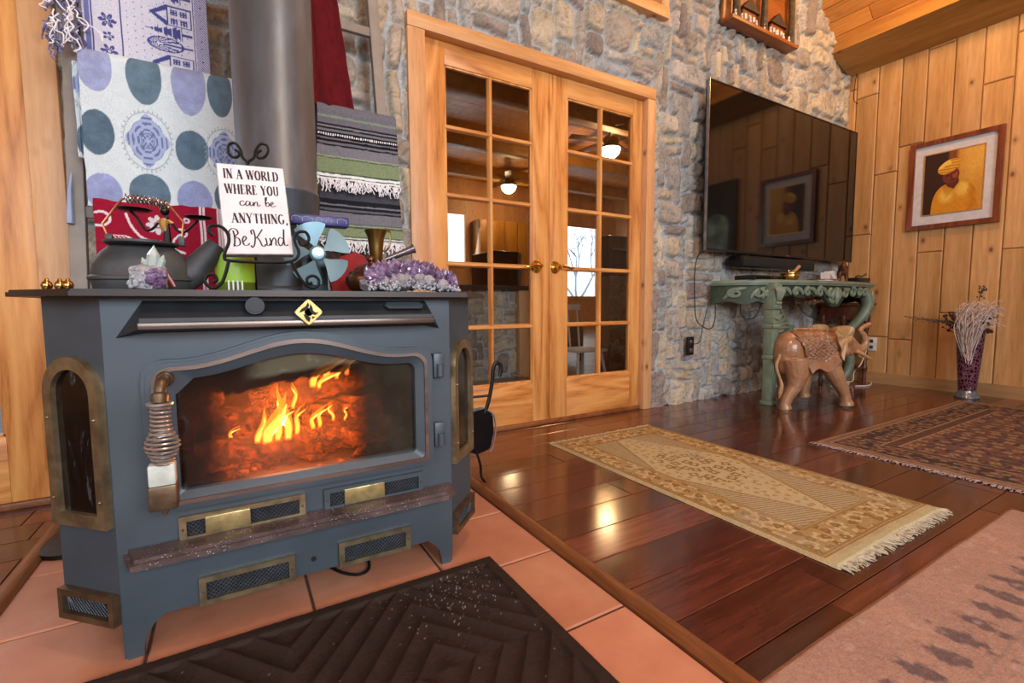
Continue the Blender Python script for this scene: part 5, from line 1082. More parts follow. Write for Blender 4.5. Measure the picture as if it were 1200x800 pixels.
# ================================================================ TELEVISION AND SOUNDBAR
def tv():
    t=thing('television','large black flat screen television mounted on the stone wall by the corner','television',(3.53,2.0,1.0)); x0,x1,z0,z1=2.597,4.47,1.000,2.052; yf=1.968
    k=NT('tv_screen'); k.col(c4('#0d0a09')); k.rm(.06,0,.55); M['screen']=k.m; M['bezel']=plain('black_bezel','#1c1a1e','#161418',.25,.3,20,0); M['bezel_edge']=plain('silver_bezel_edge','#a6a8ae','#8e9096',.25,.9,20,0)
    MB().bb(x0,x1,yf+.004,yf+.030,z0,z1,.003).build('housing','bezel',t)
    rl=lambda a,b,c,d:[(a,c),(b,c),(b,d),(a,d)]; F=lambda u,v,d:(u,d,v)
    mb=MB(); mb.frame(rl(x0,x1,z0,z1),rl(x0+.009,x1-.009,z0+.014,z1-.009),F,yf+.01,yf); mb.build('bezel','bezel',t)
    MB().bb(x0-.002,x0+.003,yf-.001,yf+.02,z0,z1,.001).build('bezel_edge','bezel_edge',t)
    MB().bb(x0+.008,x1-.008,yf+.003,yf+.006,z0+.012,z1-.008).build('screen','screen',t)
    MB().bb(x0+.35,x1-.35,yf+.028,yf+.055,z0+.15,z1-.2,.01).build('back_cover','bezel',t); MB().bb(3.2,3.9,yf+.05,2.052,z0+.3,z1-.4,.004).build('wall_bracket','blackiron',t)
    MB().bb(3.50,3.54,yf-.002,yf,z0+.004,z0+.010).build('brand_badge','bezel_edge',t)
    t=thing('soundbar','long black soundbar fixed just under the television','soundbar',(3.33,1.98,.96)); MB().bb(2.93,3.86,1.945,2.045,.905,.985,.012).build('body','bezel',t)
    M['speakercloth']=plain('speaker_cloth','#0e0e10','#141416',.9,0,300,.3); MB().bb(2.95,3.84,1.941,1.947,.915,.975,.002).build('grille','speakercloth',t); MB().bb(3.1,3.6,2.04,2.07,.93,.97).build('bracket','blackiron',t)
tv()
# ================================================================ CARVED CONSOLE TABLE
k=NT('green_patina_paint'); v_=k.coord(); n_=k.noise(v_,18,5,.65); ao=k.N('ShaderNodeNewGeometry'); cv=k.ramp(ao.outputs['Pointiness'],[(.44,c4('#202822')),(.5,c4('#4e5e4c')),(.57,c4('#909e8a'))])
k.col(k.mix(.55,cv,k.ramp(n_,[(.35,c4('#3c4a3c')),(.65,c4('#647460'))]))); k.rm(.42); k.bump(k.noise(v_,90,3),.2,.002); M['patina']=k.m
def console():
    ZT2=.812; t=thing('console_table','green painted carved console table with scrolled legs beneath the television','table',(3.6,1.9,0))
    def plan(o):   # half oval breakfront outline, o = inset
        P=[(2.74+o,2.03)]+[(x,y) for x,y in catmull([(2.80+o,1.92+o*.3,0),(2.90+o,1.80+o*.6,0),(3.00+o*.6,1.72+o,0)],5) and [(p.x,p.y) for p in catmull([(2.76+o,1.96,0),(2.86+o,1.80+o*.6,0),(3.00+o*.6,1.72+o,0)],5)]]
        P+=[(p.x,p.y) for p in catmull([(3.08,1.715+o,0),(3.35,1.665+o,0),(3.62,1.655+o,0),(3.90,1.665+o,0),(4.18,1.70+o,0)],5)]
        P+=[(4.29-o*.6,1.71+o),(4.33-o*.8,1.76+o*.5),(4.42-o,1.90),(4.46-o,2.03)]; return P
    V=lambda u,v,d:(u,v,d)
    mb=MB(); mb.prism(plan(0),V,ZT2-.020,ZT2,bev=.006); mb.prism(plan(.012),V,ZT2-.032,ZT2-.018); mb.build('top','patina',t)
    # apron following the plan with a scalloped lower edge
    P=plan(.03); L=[0]
    for a,b in zip(P,P[1:]): L.append(L[-1]+math.dist(a,b))
    mb=MB(); N=130; rows=[]
    for i in range(N+1):
        s_=L[-1]*i/N; j=max(k for k in range(len(L)) if L[k]<=s_+1e-9); j=min(j,len(P)-2); u=(s_-L[j])/(L[j+1]-L[j]); x=lerp(P[j][0],P[j+1][0],u); y=lerp(P[j][1],P[j+1][1],u)
        xx=x; q=(xx-3.62)/.62; h=.085
        if abs(q)<1: h=.062+.060*math.exp(-(q/.22)**2)+.022*math.cos(q*PI*3)*(1-abs(q))+.016*abs(math.sin(q*PI*4))
        else: h=.118+.010*math.sin(xx*60)
        if s_<.001: pass
        rows.append([(x,y,ZT2-.03),(x,y,ZT2-.03-h),(x,y+.022,ZT2-.03-h),(x,y+.022,ZT2-.03)])
    vv=[[mb.bm.verts.new(p) for p in r] for r in rows]
    for a,b in zip(vv,vv[1:]):
        for k2 in range(4): mb.bm.faces.new((a[k2],a[(k2+1)%4],b[(k2+1)%4],b[k2]))
    mb.bm.faces.new(vv[0]); mb.bm.faces.new(vv[-1][::-1]); M['apron_dark']=plain('apron_dark_green','#2c382c','#3a4a3a',.6,0,20,.3); ap=mb.build('apron','apron_dark',t)  # apron in a darker green, sets off the carving in front
    # carved acanthus scrolls on the apron
    mb=MB(); R=random.Random(4)
    def pl(x):
        j=max(k for k in range(len(P)-1) if P[k][0]<=x+1e-9); u=(x-P[j][0])/max(1e-6,(P[j+1][0]-P[j][0])); return lerp(P[j][1],P[j+1][1],min(1,u))
    def scroll(cx,cz,r,turn,sg,flip=1):
        pts=spiral((cx,0,cz),r,r*.18,PI*.5*flip,turn*sg,(1,0,0),(0,0,1),22); pts=[Vector((p.x,pl(p.x)-.008-.012*(1-i/22),p.z)) for i,p in enumerate(pts)]; mb.tube(pts,[lerp(.013,.006,i/22) for i in range(23)],7)
        mb.sph(pts[-1],.009,8)
    def leaf(x0,z0,x1,z1,w_,bend=.02):
        a=Vector((x0,0,z0));b=Vector((x1,0,z1)); d=b-a; n_=Vector((-d.z,0,d.x)).normalized(); pts=catmull([a,a.lerp(b,.35)+n_*bend,a.lerp(b,.7)+n_*bend,b],4); pts=[Vector((p.x,pl(p.x)-.008,p.z)) for p in pts]; m=len(pts)
        mb.tube(pts,[.004+w_*1.25*math.sin(PI*min(1,(i+.6)/m)) for i in range(m)],7,flat=(1,.8))
    for sg in (-1,1):
        for c,r in ((.10,.030),(.22,.033),(.345,.028),(.45,.024)): scroll(3.62+sg*c,ZT2-.075-.010*(c<.2),r,1.35,-sg); leaf(3.62+sg*(c+.03),ZT2-.095,3.62+sg*(c+.10),ZT2-.055,.009,.014*sg)
        leaf(3.62,ZT2-.045,3.62+sg*.05,ZT2-.125,.012,.015*sg); leaf(3.62+sg*.02,ZT2-.14,3.62+sg*.10,ZT2-.100,.009)
    leaf(3.62,ZT2-.05,3.62,ZT2-.160,.016,.0)
    mb.build('carved_scrolls','patina',t); mb=MB()
    for cx in (2.815,2.90,2.955): scroll(cx,ZT2-.085,.028,1.4,1 if cx<2.9 else -1); leaf(cx-.03,ZT2-.12,cx+.04,ZT2-.05,.010,.015)
    mb.build('carved_scrolls','patina',t); mb=MB()
    for cx in (4.33,4.40): scroll(cx,ZT2-.085,.026,1.4,-1)
    mb.build('carved_scrolls','patina',t)
    def cab(cx,cy,dx,dy,name='leg'):
        mb=MB(); O=Vector((cx,cy,0)); D=Vector((dx,dy,0)).normalized()
        pr=[(.02,.775,.036),(-.012,.70,.044),(-.022,.64,.045),(.010,.57,.040),(.060,.51,.034),(.125,.455,.032),(.185,.415,.030),(.205,.375,.028),(.19,.345,.024)]
        pts=catmull([O+D*a+Vector((0,0,z)) for a,z,_ in pr],4); rr=[]
        for i in range(len(pts)): q=i/4; j=min(int(q),len(pr)-2); rr.append(lerp(pr[j][2],pr[j+1][2],q-j))
        mb.tube(pts,rr,12,flat=(1,.85))
        pr2=[(.165,.41,.022),(.14,.33,.030),(.10,.24,.034),(.105,.15,.032),(.15,.07,.028),(.215,.02,.024),(.255,.022,.020)]
        pts=catmull([O+D*a+Vector((0,0,z)) for a,z,_ in pr2],4); rr=[]
        for i in range(len(pts)): q=i/4; j=min(int(q),len(pr2)-2); rr.append(lerp(pr2[j][2],pr2[j+1][2],q-j))
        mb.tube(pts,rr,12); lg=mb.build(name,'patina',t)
        mb=MB(); Sx=Vector((D.y,-D.x,0))
        for a,z,r in ((-.04,.69,.035),(-.01,.58,.028)):
            for k3 in (-1,0,1): p=O+D*a+Vector((0,0,z)); mb.tube([p+Sx*k3*.018+Vector((0,0,.06)),p+Sx*k3*.020-D*.010,p+Sx*k3*.010-Vector((0,0,.06))],[.006,.011,.004],7)
        mb.build('leg_carving','patina',lg); mb=MB(); sp_=spiral(O+D*.20+Vector((0,0,.385)),.045,.012,PI*.5,-1.3,D,(0,0,1)); mb.tube(sp_,[lerp(.020,.009,i/28) for i in range(29)],8)
        mb.build('leg_scroll','patina',lg)
    def pilaster(cx,cy):
        mb=MB(); z0=0
        for (za,zb_,w_) in ((0,.03,.075),(.03,.30,.062),(.30,.33,.070),(.33,.50,.066),(.50,.53,.082),(.53,.62,.072),(.62,.79,.078)): mb.bb(cx-w_/2,cx+w_/2,cy-w_/2,cy+w_/2,za,zb_,.006)
        for k3 in (-1,0,1): mb.tube([(cx+k3*.018,cy-.031,.05),(cx+k3*.018,cy-.033,.28)],.006,6)
        lg=mb.build('leg','patina',t); mb=MB()
        for k3 in range(-3,4): mb.tube([(cx+k3*.006,cy-.045,.68),(cx+k3*.013,cy-.055,.735),(cx+k3*.017,cy-.048,.772-abs(k3)*.004)],[.005,.009,.005],7)
        for k3 in (-1,1): mb.tube(spiral((cx+k3*.018,cy-.042,.640),.018,.004,PI/2,k3*1.2,(1,0,0),(0,0,1)),.006,6)
        mb.build('capital_carving','patina',lg); mb=MB(); mb.tube([(cx-.03,cy-.04,.665),(cx,cy-.052,.660),(cx+.03,cy-.04,.665)],.008,8); mb.tube([(cx-.03,cy-.035,.575),(cx,cy-.045,.560),(cx+.03,cy-.035,.575)],.009,8); mb.tube([(cx-.04,cy-.03,.515),(cx,cy-.050,.515),(cx+.04,cy-.03,.515)],.013,8)
        mb.build('leg_carving','patina',lg)
    pilaster(2.985,1.757); cab(4.20,1.745,-.80,.42)
    # pierced fan bracket springing from the left leg
    mb=MB()
    for i in range(7):
        a=math.radians(8+i*13); c=Vector((3.01,1.78,.47)); e=c+Vector((math.cos(a)*.30,.04,math.sin(a)*.16)); mb.tube(catmull([c,c.lerp(e,.5)+Vector((0,0,.015)),e],5),[.010+.006*math.sin(PI*j/10) for j in range(11)],7)
    mb.tube(catmull([(3.01,1.78,.655),(3.16,1.81,.625),(3.27,1.83,.555),(3.36,1.84,.49),(3.40,1.84,.50)],5),.013,8); mb.tube(catmull([(3.01,1.78,.455),(3.2,1.82,.445),(3.36,1.84,.485)],5),.014,8); mb.build('fan_bracket','patina',t)
    mb=MB(); mb.tube(catmull([(3.06,1.80,.40),(3.25,1.86,.40),(3.6,1.92,.36),(3.95,1.86,.40),(4.02,1.83,.40)],6),.022,10); mb.build('stretcher','patina',t)
console()
M['blackplastic']=plain('black_plastic','#141416','#101012',.4,0,20,0); M['paper']=plain('white_paper','#dfe2e6','#cfd2d8',.8,0,20,0); M['paperred']=plain('red_printed_paper','#a8382c','#8e2c24',.7,0,20,0)
ZC=.812
t=thing('cable_box','flat black media box at the left end of the green console table','media box',(3.02,1.88,ZC)); MB().bb(2.84,3.16,1.79,1.93,ZC,ZC+.030,.004).build('case','blackplastic',t); MB().bb(2.86,3.14,1.788,1.791,ZC+.008,ZC+.022).build('front_panel','screen',t)
t=thing('flat_tray','thin black plate lying beside the media box on the console table','plate',(3.2,1.78,ZC)); MB().bb(3.175,3.30,1.80,1.88,ZC,ZC+.012,.004).build('plate','blackplastic',t)
def brassbowl():
    c=at(926,318,1.78); t=thing('brass_bowl','round polished brass bowl with a wooden striker on the green console table','bowl',(c.x,1.78,ZC)); mb=MB(); mb.lathe([(0,ZC),(.035,ZC),(.052,ZC+.012),(.058,ZC+.030),(.055,ZC+.042),(.060,ZC+.046),(.060,ZC+.050),(.052,ZC+.048),(.05,ZC+.030),(0,ZC+.008)],(c.x,1.78,0),36); mb.build('bowl','brass',t)
    mb=MB(); mb.tube([(c.x-.03,1.77,ZC+.045),(c.x+.05,1.775,ZC+.068),(c.x+.105,1.78,ZC+.098)],[.006,.009,.012],10); mb.build('striker','carve_light',t); mb=MB(); mb.sph((c.x-.02,1.78,ZC+.06),.012,10); mb.build('finial','brass',t)
brassbowl()
R_=random.Random(9)
for i,(x,y,w_,d_,a,mt,lb) in enumerate(((3.66,1.80,.20,.13,.2,'paper','white folded papers lying flat next to the brass bowl on the console'),(3.72,1.79,.12,.09,-.4,'paperred','red and white printed leaflet on top of the papers on the console'),(3.84,1.83,.11,.10,.3,'paper','crumpled white paper standing up beside the little wooden elephant'))):
    mb=MB(); z=ZC+.001+.011*(i==1)
    mb.box((x,y,z+.005),(w_,d_,.010 if i<2 else .012),Matrix.Rotation(a,3,'Z')); 
    if i==2:
        mb=MB(); P0=[Vector((x-.05,y,ZC+.001)),Vector((x-.02,y+.02,ZC+.075)),Vector((x+.005,y-.01,ZC+.01)),Vector((x+.035,y+.02,ZC+.085)),Vector((x+.06,y,ZC+.001))]
        A1=[mb.bm.verts.new(p+Vector((0,-.03,0))) for p in P0]; B1=[mb.bm.verts.new(p+Vector((0.01,.04,0))) for p in P0]; A2=[mb.bm.verts.new(p+Vector((0,-.03,.004))) for p in P0]; B2=[mb.bm.verts.new(p+Vector((.01,.04,.004))) for p in P0]
        for k in range(4): mb.bm.faces.new((A1[k],A1[k+1],B1[k+1],B1[k])); mb.bm.faces.new((A2[k],B2[k],B2[k+1],A2[k+1])); mb.bm.faces.new((A1[k],A2[k],A2[k+1],A1[k+1])); mb.bm.faces.new((B1[k],B1[k+1],B2[k+1],B2[k]))
        mb.bm.faces.new((A1[0],B1[0],B2[0],A2[0])); mb.bm.faces.new((A1[4],A2[4],B2[4],B1[4]))
    tag(mb.build('paper',mt,smooth=False),lb,'paper')
# ================================================================ ELEPHANTS
def remesh(name,build,vox,m,parent=None,smooth=6,label=None):
    mb=MB(); build(mb); bmesh.ops.recalc_face_normals(mb.bm,faces=mb.bm.faces); me=bpy.data.meshes.new(name+'_src'); mb.bm.to_mesh(me); mb.bm.free(); o=bpy.data.objects.new(name+'_src',me); C.objects.link(o)
    r=o.modifiers.new('r','REMESH'); r.mode='VOXEL'; r.voxel_size=vox
    s_=o.modifiers.new('s','SMOOTH'); s_.factor=.5; s_.iterations=smooth
    dg=bpy.context.evaluated_depsgraph_get(); ev=o.evaluated_get(dg); me2=bpy.data.meshes.new_from_object(ev); me2.name=name
    bpy.data.objects.remove(o); ob=bpy.data.objects.new(name,me2); C.objects.link(ob); me2.materials.clear(); me2.materials.append(M[m]); me2.polygons.foreach_set('use_smooth',[True]*len(me2.polygons))
    if parent: ob.parent=parent; ob.matrix_parent_inverse=parent_inv(parent)
    return ob
M['mini_teak']=wood('dark_teak','#6e4028','#54301c','#381e10',2,3,.35,False,ring=5)
def elephant(t,O,D,Wd,K,detail=True,vox=.0042,mw=None):
    """O foot origin of crop pixel (140,735); D along, Wd toward viewer (unit), K metres per crop pixel"""
    D=Vector(D);Wd=Vector(Wd);O=Vector(O)
    P=lambda cx,cy,w=0: O+D*((cx-140)*K)+Vector((0,0,(735-cy)*K))+Wd*(w*K)
    def seg(mb,pts,flat=None,n=14):
        pp=catmull([P(*a[:3]) for a in pts],5); rr=[]
        for i in range(len(pp)): q=i/5; j=min(int(q),len(pts)-2); rr.append(lerp(pts[j][3],pts[j+1][3],q-j)*K)
        mb.tube(pp,rr,n,flat=flat)
    def body(mb):
        # trunk of the body
        Rb=Matrix((D,-Wd,Vector((0,0,1)))).transposed()
        for cx,cy,rx,rz,ry in ((230,300,125,150,118),(330,300,150,165,128),(430,300,140,160,120),(490,330,95,145,100),(190,350,85,140,95),(340,390,130,75,95)): mb.sph(P(cx,cy,-60),1,24,(rx*K,ry*K,rz*K),Rb)
        near,far=30,-140
        seg(mb,[(215,360,near-20,92),(225,470,near,78),(205,560,near+4,52),(165,630,near+2,40),(140,690,near,38),(140,722,near,46),(142,735,near,50)])
        seg(mb,[(230,380,far+20,80),(235,500,far,62),(240,580,far,44),(235,640,far,36),(238,668,far,42),(240,680,far,44)])
        seg(mb,[(500,335,near-52,84),(505,420,near-12,70),(535,490,near,62),(585,570,near,46),(618,630,near,38),(630,680,near,40),(636,700,near,48),(638,716,near,54)])
        seg(mb,[(470,380,far+30,80),(440,480,far,52),(420,570,far,42),(415,640,far,38),(418,668,far,44),(420,680,far,46)])
        # neck and head
        seg(mb,[(500,265,-60,112),(560,255,-60,92),(620,245,-60,84),(660,255,-60,70)])
        for cx,cy,r,w in ((630,178,66,-60),(655,230,74,-60),(650,300,66,-60),(600,172,54,-60),(690,248,54,-60),(665,170,40,-60)): mb.sph(P(cx,cy,w),r*K,18)
        # trunk
        seg(mb,[(690,235,-60,60),(740,275,-60,50),(790,300,-60,42),(830,285,-60,32),(850,240,-60,25),(835,190,-60,21),(800,150,-60,19),(830,122,-60,18),(865,108,-60,20),(880,102,-60,22)])
        seg(mb,[(665,300,-60,44),(720,318,-60,30),(760,325,-60,16)])
        for cx,cy,w in ((675,235,-10),): mb.sph(P(cx,cy,w),10*K,10)
    b=remesh('body',body,vox,mw or 'carve',t,5)
    mb=MB(); 
    for w in (-18,-102): seg(mb,[(730,305,w,14),(790,330,w*1.0,15),(840,360,w,12),(880,372,w,3)],n=10)
    mb.build('tusk',mw or 'carve_light',t)
    # ear: thin ruffled leaf, near side and far side
    for w,s_ in ((52,1),(-172,-1)):
        mb=MB(); loop=[(530,115),(580,105),(625,120),(632,165),(620,200),(605,235),(598,275),(588,330),(580,372),(568,330),(560,280),(545,225),(530,180),(524,145)]
        lp=catmull([(594+(a-600)*1.4,b_,0) for a,b_ in loop],3,True); cxm,cym=560,190; A=[];B=[]
        for i,p in enumerate(lp):
            ww=w+s_*(16+6*math.sin(i*1.1)+max(0,590-p.x)*.05); A.append(mb.bm.verts.new(P(p.x,p.y,ww))); B.append(mb.bm.verts.new(P(p.x,p.y,ww-s_*9)))
        ca=mb.bm.verts.new(P(cxm+25,cym,w+s_*16)); cb=mb.bm.verts.new(P(cxm+25,cym,w+s_*4)); n=len(lp)
        for i in range(n): j=(i+1)%n; mb.bm.faces.new((A[i],A[j],ca)); mb.bm.faces.new((B[j],B[i],cb)); mb.bm.faces.new((A[i],B[i],B[j],A[j]))
        bmesh.ops.subdivide_edges(mb.bm,edges=mb.bm.edges[:],cuts=2,use_grid_fill=True,smooth=.4); mb.build('ear',mw or 'carve_light',t,ang=60)
    # tail
    mb=MB(); seg(mb,[(150,290,-40,16),(110,350,-20,13),(85,400,-10,11),(95,450,-10,10),(118,510,-10,10),(130,560,-5,14),(120,620,-5,16),(115,660,-5,5)],n=10); mb.build('tail',mw or 'carve_light',t)
    if not detail: return
    # carved saddle cloth hugging the body: two shells built from the same body ellipsoids
    def hug(cx,cy,extra):
        best=None
        for ex,ey,rx,rz,ry in ((230,300,125,150,118),(330,300,150,165,128),(430,300,140,160,120),(490,330,95,145,100),(340,390,130,75,95)):
            q=1-((cx-ex)/rx)**2-((cy-ey)/rz)**2
            if q>0: w=-60+ry*math.sqrt(q); best=w if best is None else max(best,w)
        return (best if best is not None else -60)+extra
    nu,nv=60,54; bm=bmesh.new(); vv=[]
    for i in range(nu):
        u=i/(nu-1); row=[]
        for j in range(nv):
            v=j/(nv-1); top=138+16*(2*u-1)**2; bot=lerp(460,395,u)+(-25*math.sin(u*PI*2.5)); cx=lerp(lerp(205,290,v**.8),lerp(480,520,math.sin(v*PI*.5)),u); cy=lerp(top,bot,v)
            ex=10+10*mnoise.noise(Vector((cx*.06,cy*.06,0)))+8*math.sin(cx*.14+2*math.sin(cy*.07))*math.sin(cy*.15)*(1 if .08<v<.8 else .2)+(8 if (v>.93 or u<.04 or u>.97) else 0)
            w=hug(cx,cy,ex); w=max(w,-60+ (v*160))*1.0; 
            row.append(bm.verts.new(P(cx,cy,w+(6 if v>.8 else 0))))
        vv.append(row)
    for i in range(nu-1):
        for j in range(nv-1): bm.faces.new((vv[i][j],vv[i+1][j],vv[i+1][j+1],vv[i][j+1]))
    q=MB(); q.bm.free(); q.bm=bm; o=q.build('saddle_cloth','carve_dark',t,ang=60); so=o.modifiers.new('t','SOLIDIFY'); so.thickness=.006; so.offset=-1
    mb=MB(); mb.tube(catmull([P(205,190,30),P(240,235,hug(240,235,10)),P(268,300,hug(268,300,10)),P(280,380,hug(280,380,12)),P(300,445,hug(300,430,14)),P(350,440,hug(350,430,16)),P(410,425,hug(410,415,18)),P(460,395,hug(460,395,18))],6),.0045,8); mb.build('cloth_border','carve_dark',o)
    mb=MB()
    for k3 in range(9): mb.sph(P(255+k3*20,134,-60),11*K,8,(1.2,1,.7))
    mb.build('spine_beads','carve_light',t)
rn=Vector((2.945,1.625,0)); fn=Vector((3.318,1.449,0)); D_=(fn-rn).normalized(); W_=Vector((D_.y,-D_.x,0))
Kp=(fn-rn).length/(638-140)
if W_.y>0: W_=-W_
t=thing('elephant_sculpture','large carved wooden elephant with raised trunk walking on the floor before the console','sculpture',(3.1,1.55,0))
elephant(t,rn-W_*30*Kp,D_,W_,Kp)
t=thing('elephant_figurine','little dark wooden elephant figurine standing on the green console table','figurine',(4.05,1.83,ZC))
elephant(t,(4.10,1.875,ZC+.0007),(-.91,-.41,0),(-.41,.91,0),.00025,False,.0022,'mini_teak')
t=thing('trinket_box','small black box with a bird-shaped handle at the right end of the console table','box',(4.28,1.83,ZC)); MB().bb(4.18,4.36,1.78,1.88,ZC,ZC+.045,.003).build('case','blackplastic',t); mb=MB(); mb.tube(catmull([(4.24,1.83,ZC+.045),(4.27,1.83,ZC+.062),(4.31,1.82,ZC+.060),(4.36,1.81,ZC+.078)],4),[.010]*5+[.007]*8,8); mb.build('bird_handle','pewter',t)
# ================================================================ SIDE TABLE, VASE, PICTURE
def sidetable():
    t=thing('side_table','small dark walnut table with turned legs, in the corner behind the green console','table',(4.3,1.88,0)); x0,x1,y0,y1=4.06,4.54,1.80,2.03; zt=.66
    MB().bb(x0,x1,y0,y1,zt-.022,zt,.005).build('top','darkwood',t); MB().bb(x0+.03,x1-.03,y0+.03,y1-.02,zt-.13,zt-.02,.003).build('apron','darkwood',t)
    for x in (x0+.045,x1-.045):
        for y in (y0+.045,y1-.04):
            mb=MB(); mb.lathe([(0,0),(.012,0),(.018,.03),(.011,.06),(.018,.10),(.024,.12),(.013,.15),(.020,.30),(.013,.42),(.020,.45),(.013,.48),(.023,.51),(.023,zt-.10),(0,zt-.10)],(x,y,0),16); mb.build('leg','darkwood',t)
    for a,b in (((x0+.045,y0+.045),(x1-.045,y0+.045)),((x0+.045,y0+.045),(x0+.045,y1-.04)),((x1-.045,y0+.045),(x1-.045,y1-.04))): mb=MB(); mb.cyl((a[0],a[1],.125),(b[0],b[1],.125),.010,n=10); mb.build('stretcher','darkwood',t)
sidetable()
def vase():
    c=(4.35,1.165); t=thing('glass_vase','tall purple glass vase with silvery foot holding dried flowers by the pine wall','vase',(*c,0))
    k=NT('purple_crackle_glass'); v=k.coord(scale=(1,1,.7)); vo=k.N('ShaderNodeTexVoronoi',feature='DISTANCE_TO_EDGE'); k.L(v,vo.inputs['Vector']); vo.inputs['Scale'].default_value=55; k.col(k.ramp(vo.outputs['Distance'],[(.02,c4('#7a5866')),(.12,c4('#431828')),(.3,c4('#30101e'))])); k.rm(.18,0,.6); M['vglass']=k.m
    M['clearfoot']=plain('silvery_glass_foot','#9aa0a6','#6c7076',.15,.6,70,.4)
    mb=MB(); mb.lathe([(.046,.052),(.050,.10),(.058,.20),(.068,.34),(.074,.46),(.080,.50),(.076,.50),(.069,.46),(.062,.34),(.052,.20),(0,.07)],(*c,0),40); mb.build('vessel','vglass',t)
    mb=MB(); mb.lathe([(0,.002),(.066,.002),(.068,.012),(.060,.030),(.048,.045),(.047,.055),(0,.055)],(*c,0),32); mb.build('foot','clearfoot',t)
    f=thing('dried_flowers','spray of pale dried grasses and dark dried blooms standing in the purple vase','dried flowers',(*c,.4)); R=random.Random(21)
    M['dryw']=plain('bleached_dried_grass','#d8c8c0','#b8a49c',.9,0,60,0); M['dryd']=plain('dark_dried_blooms','#4a2a30','#2e1c20',.9,0,60,0); M['dryg']=plain('grey_dried_twig','#5a5450','#3e3836',.9,0,60,0)
    mb=MB()
    for i in range(150):   # pale plume leaning over the rim towards the right
        a=R.uniform(0,2*PI); top=Vector((c[0]+R.uniform(-.09,.03)-.02,c[1]+R.uniform(-.13,.06),R.uniform(.50,.66))); b0=Vector((c[0]-.055,c[1]-.01+R.uniform(-.02,.02),R.uniform(.22,.42))); m=b0.lerp(top,.5)+Vector((-.03+R.uniform(-.02,.02),R.uniform(-.02,.05),.05)); pts=[b0,m,top,top+Vector((R.uniform(-.03,.02),R.uniform(-.06,.0),R.uniform(-.03,.03)))]
        mb.tube(catmull(pts,4),.0022,4)
    mb.build('pale_plume','dryw',f)['kind']='stuff'
    mb=MB()
    for i in range(120):
        ph=R.uniform(0,2*PI); q=Vector((c[0]+.08*math.cos(ph),c[1]+R.uniform(-.11,.13),R.uniform(.46,.60))); mb.ico(q,R.uniform(.006,.014),1); 
        if i%4==0: mb.tube([Vector((c[0],c[1],.40)),q],.0018,4)
    mb.build('dark_blooms','dryd',f)['kind']='stuff'
    mb=MB()
    for k2 in range(6):
        e=Vector((c[0]-.03+R.uniform(-.03,.03),c[1]+.10+k2*.055,R.uniform(.505,.56))); pts=[Vector((c[0],c[1],.42)),Vector((c[0],c[1]+.07,.51)),e]; mb.tube(catmull(pts,5),.002,4)
        for _ in range(16): mb.ico(pts[1].lerp(e,R.random())+Vector((R.uniform(-.012,.012),R.uniform(-.012,.012),R.uniform(-.012,.012))),.005,1)
    for _ in range(26): mb.ico(Vector((c[0]+R.uniform(-.02,.02),c[1]-.04+R.uniform(-.02,.02),R.uniform(.68,.77))),.006,1)
    mb.tube([Vector((c[0],c[1],.45)),Vector((c[0],c[1]-.04,.76))],.002,4); mb.build('dark_twig','dryg',f)['kind']='stuff'
vase()
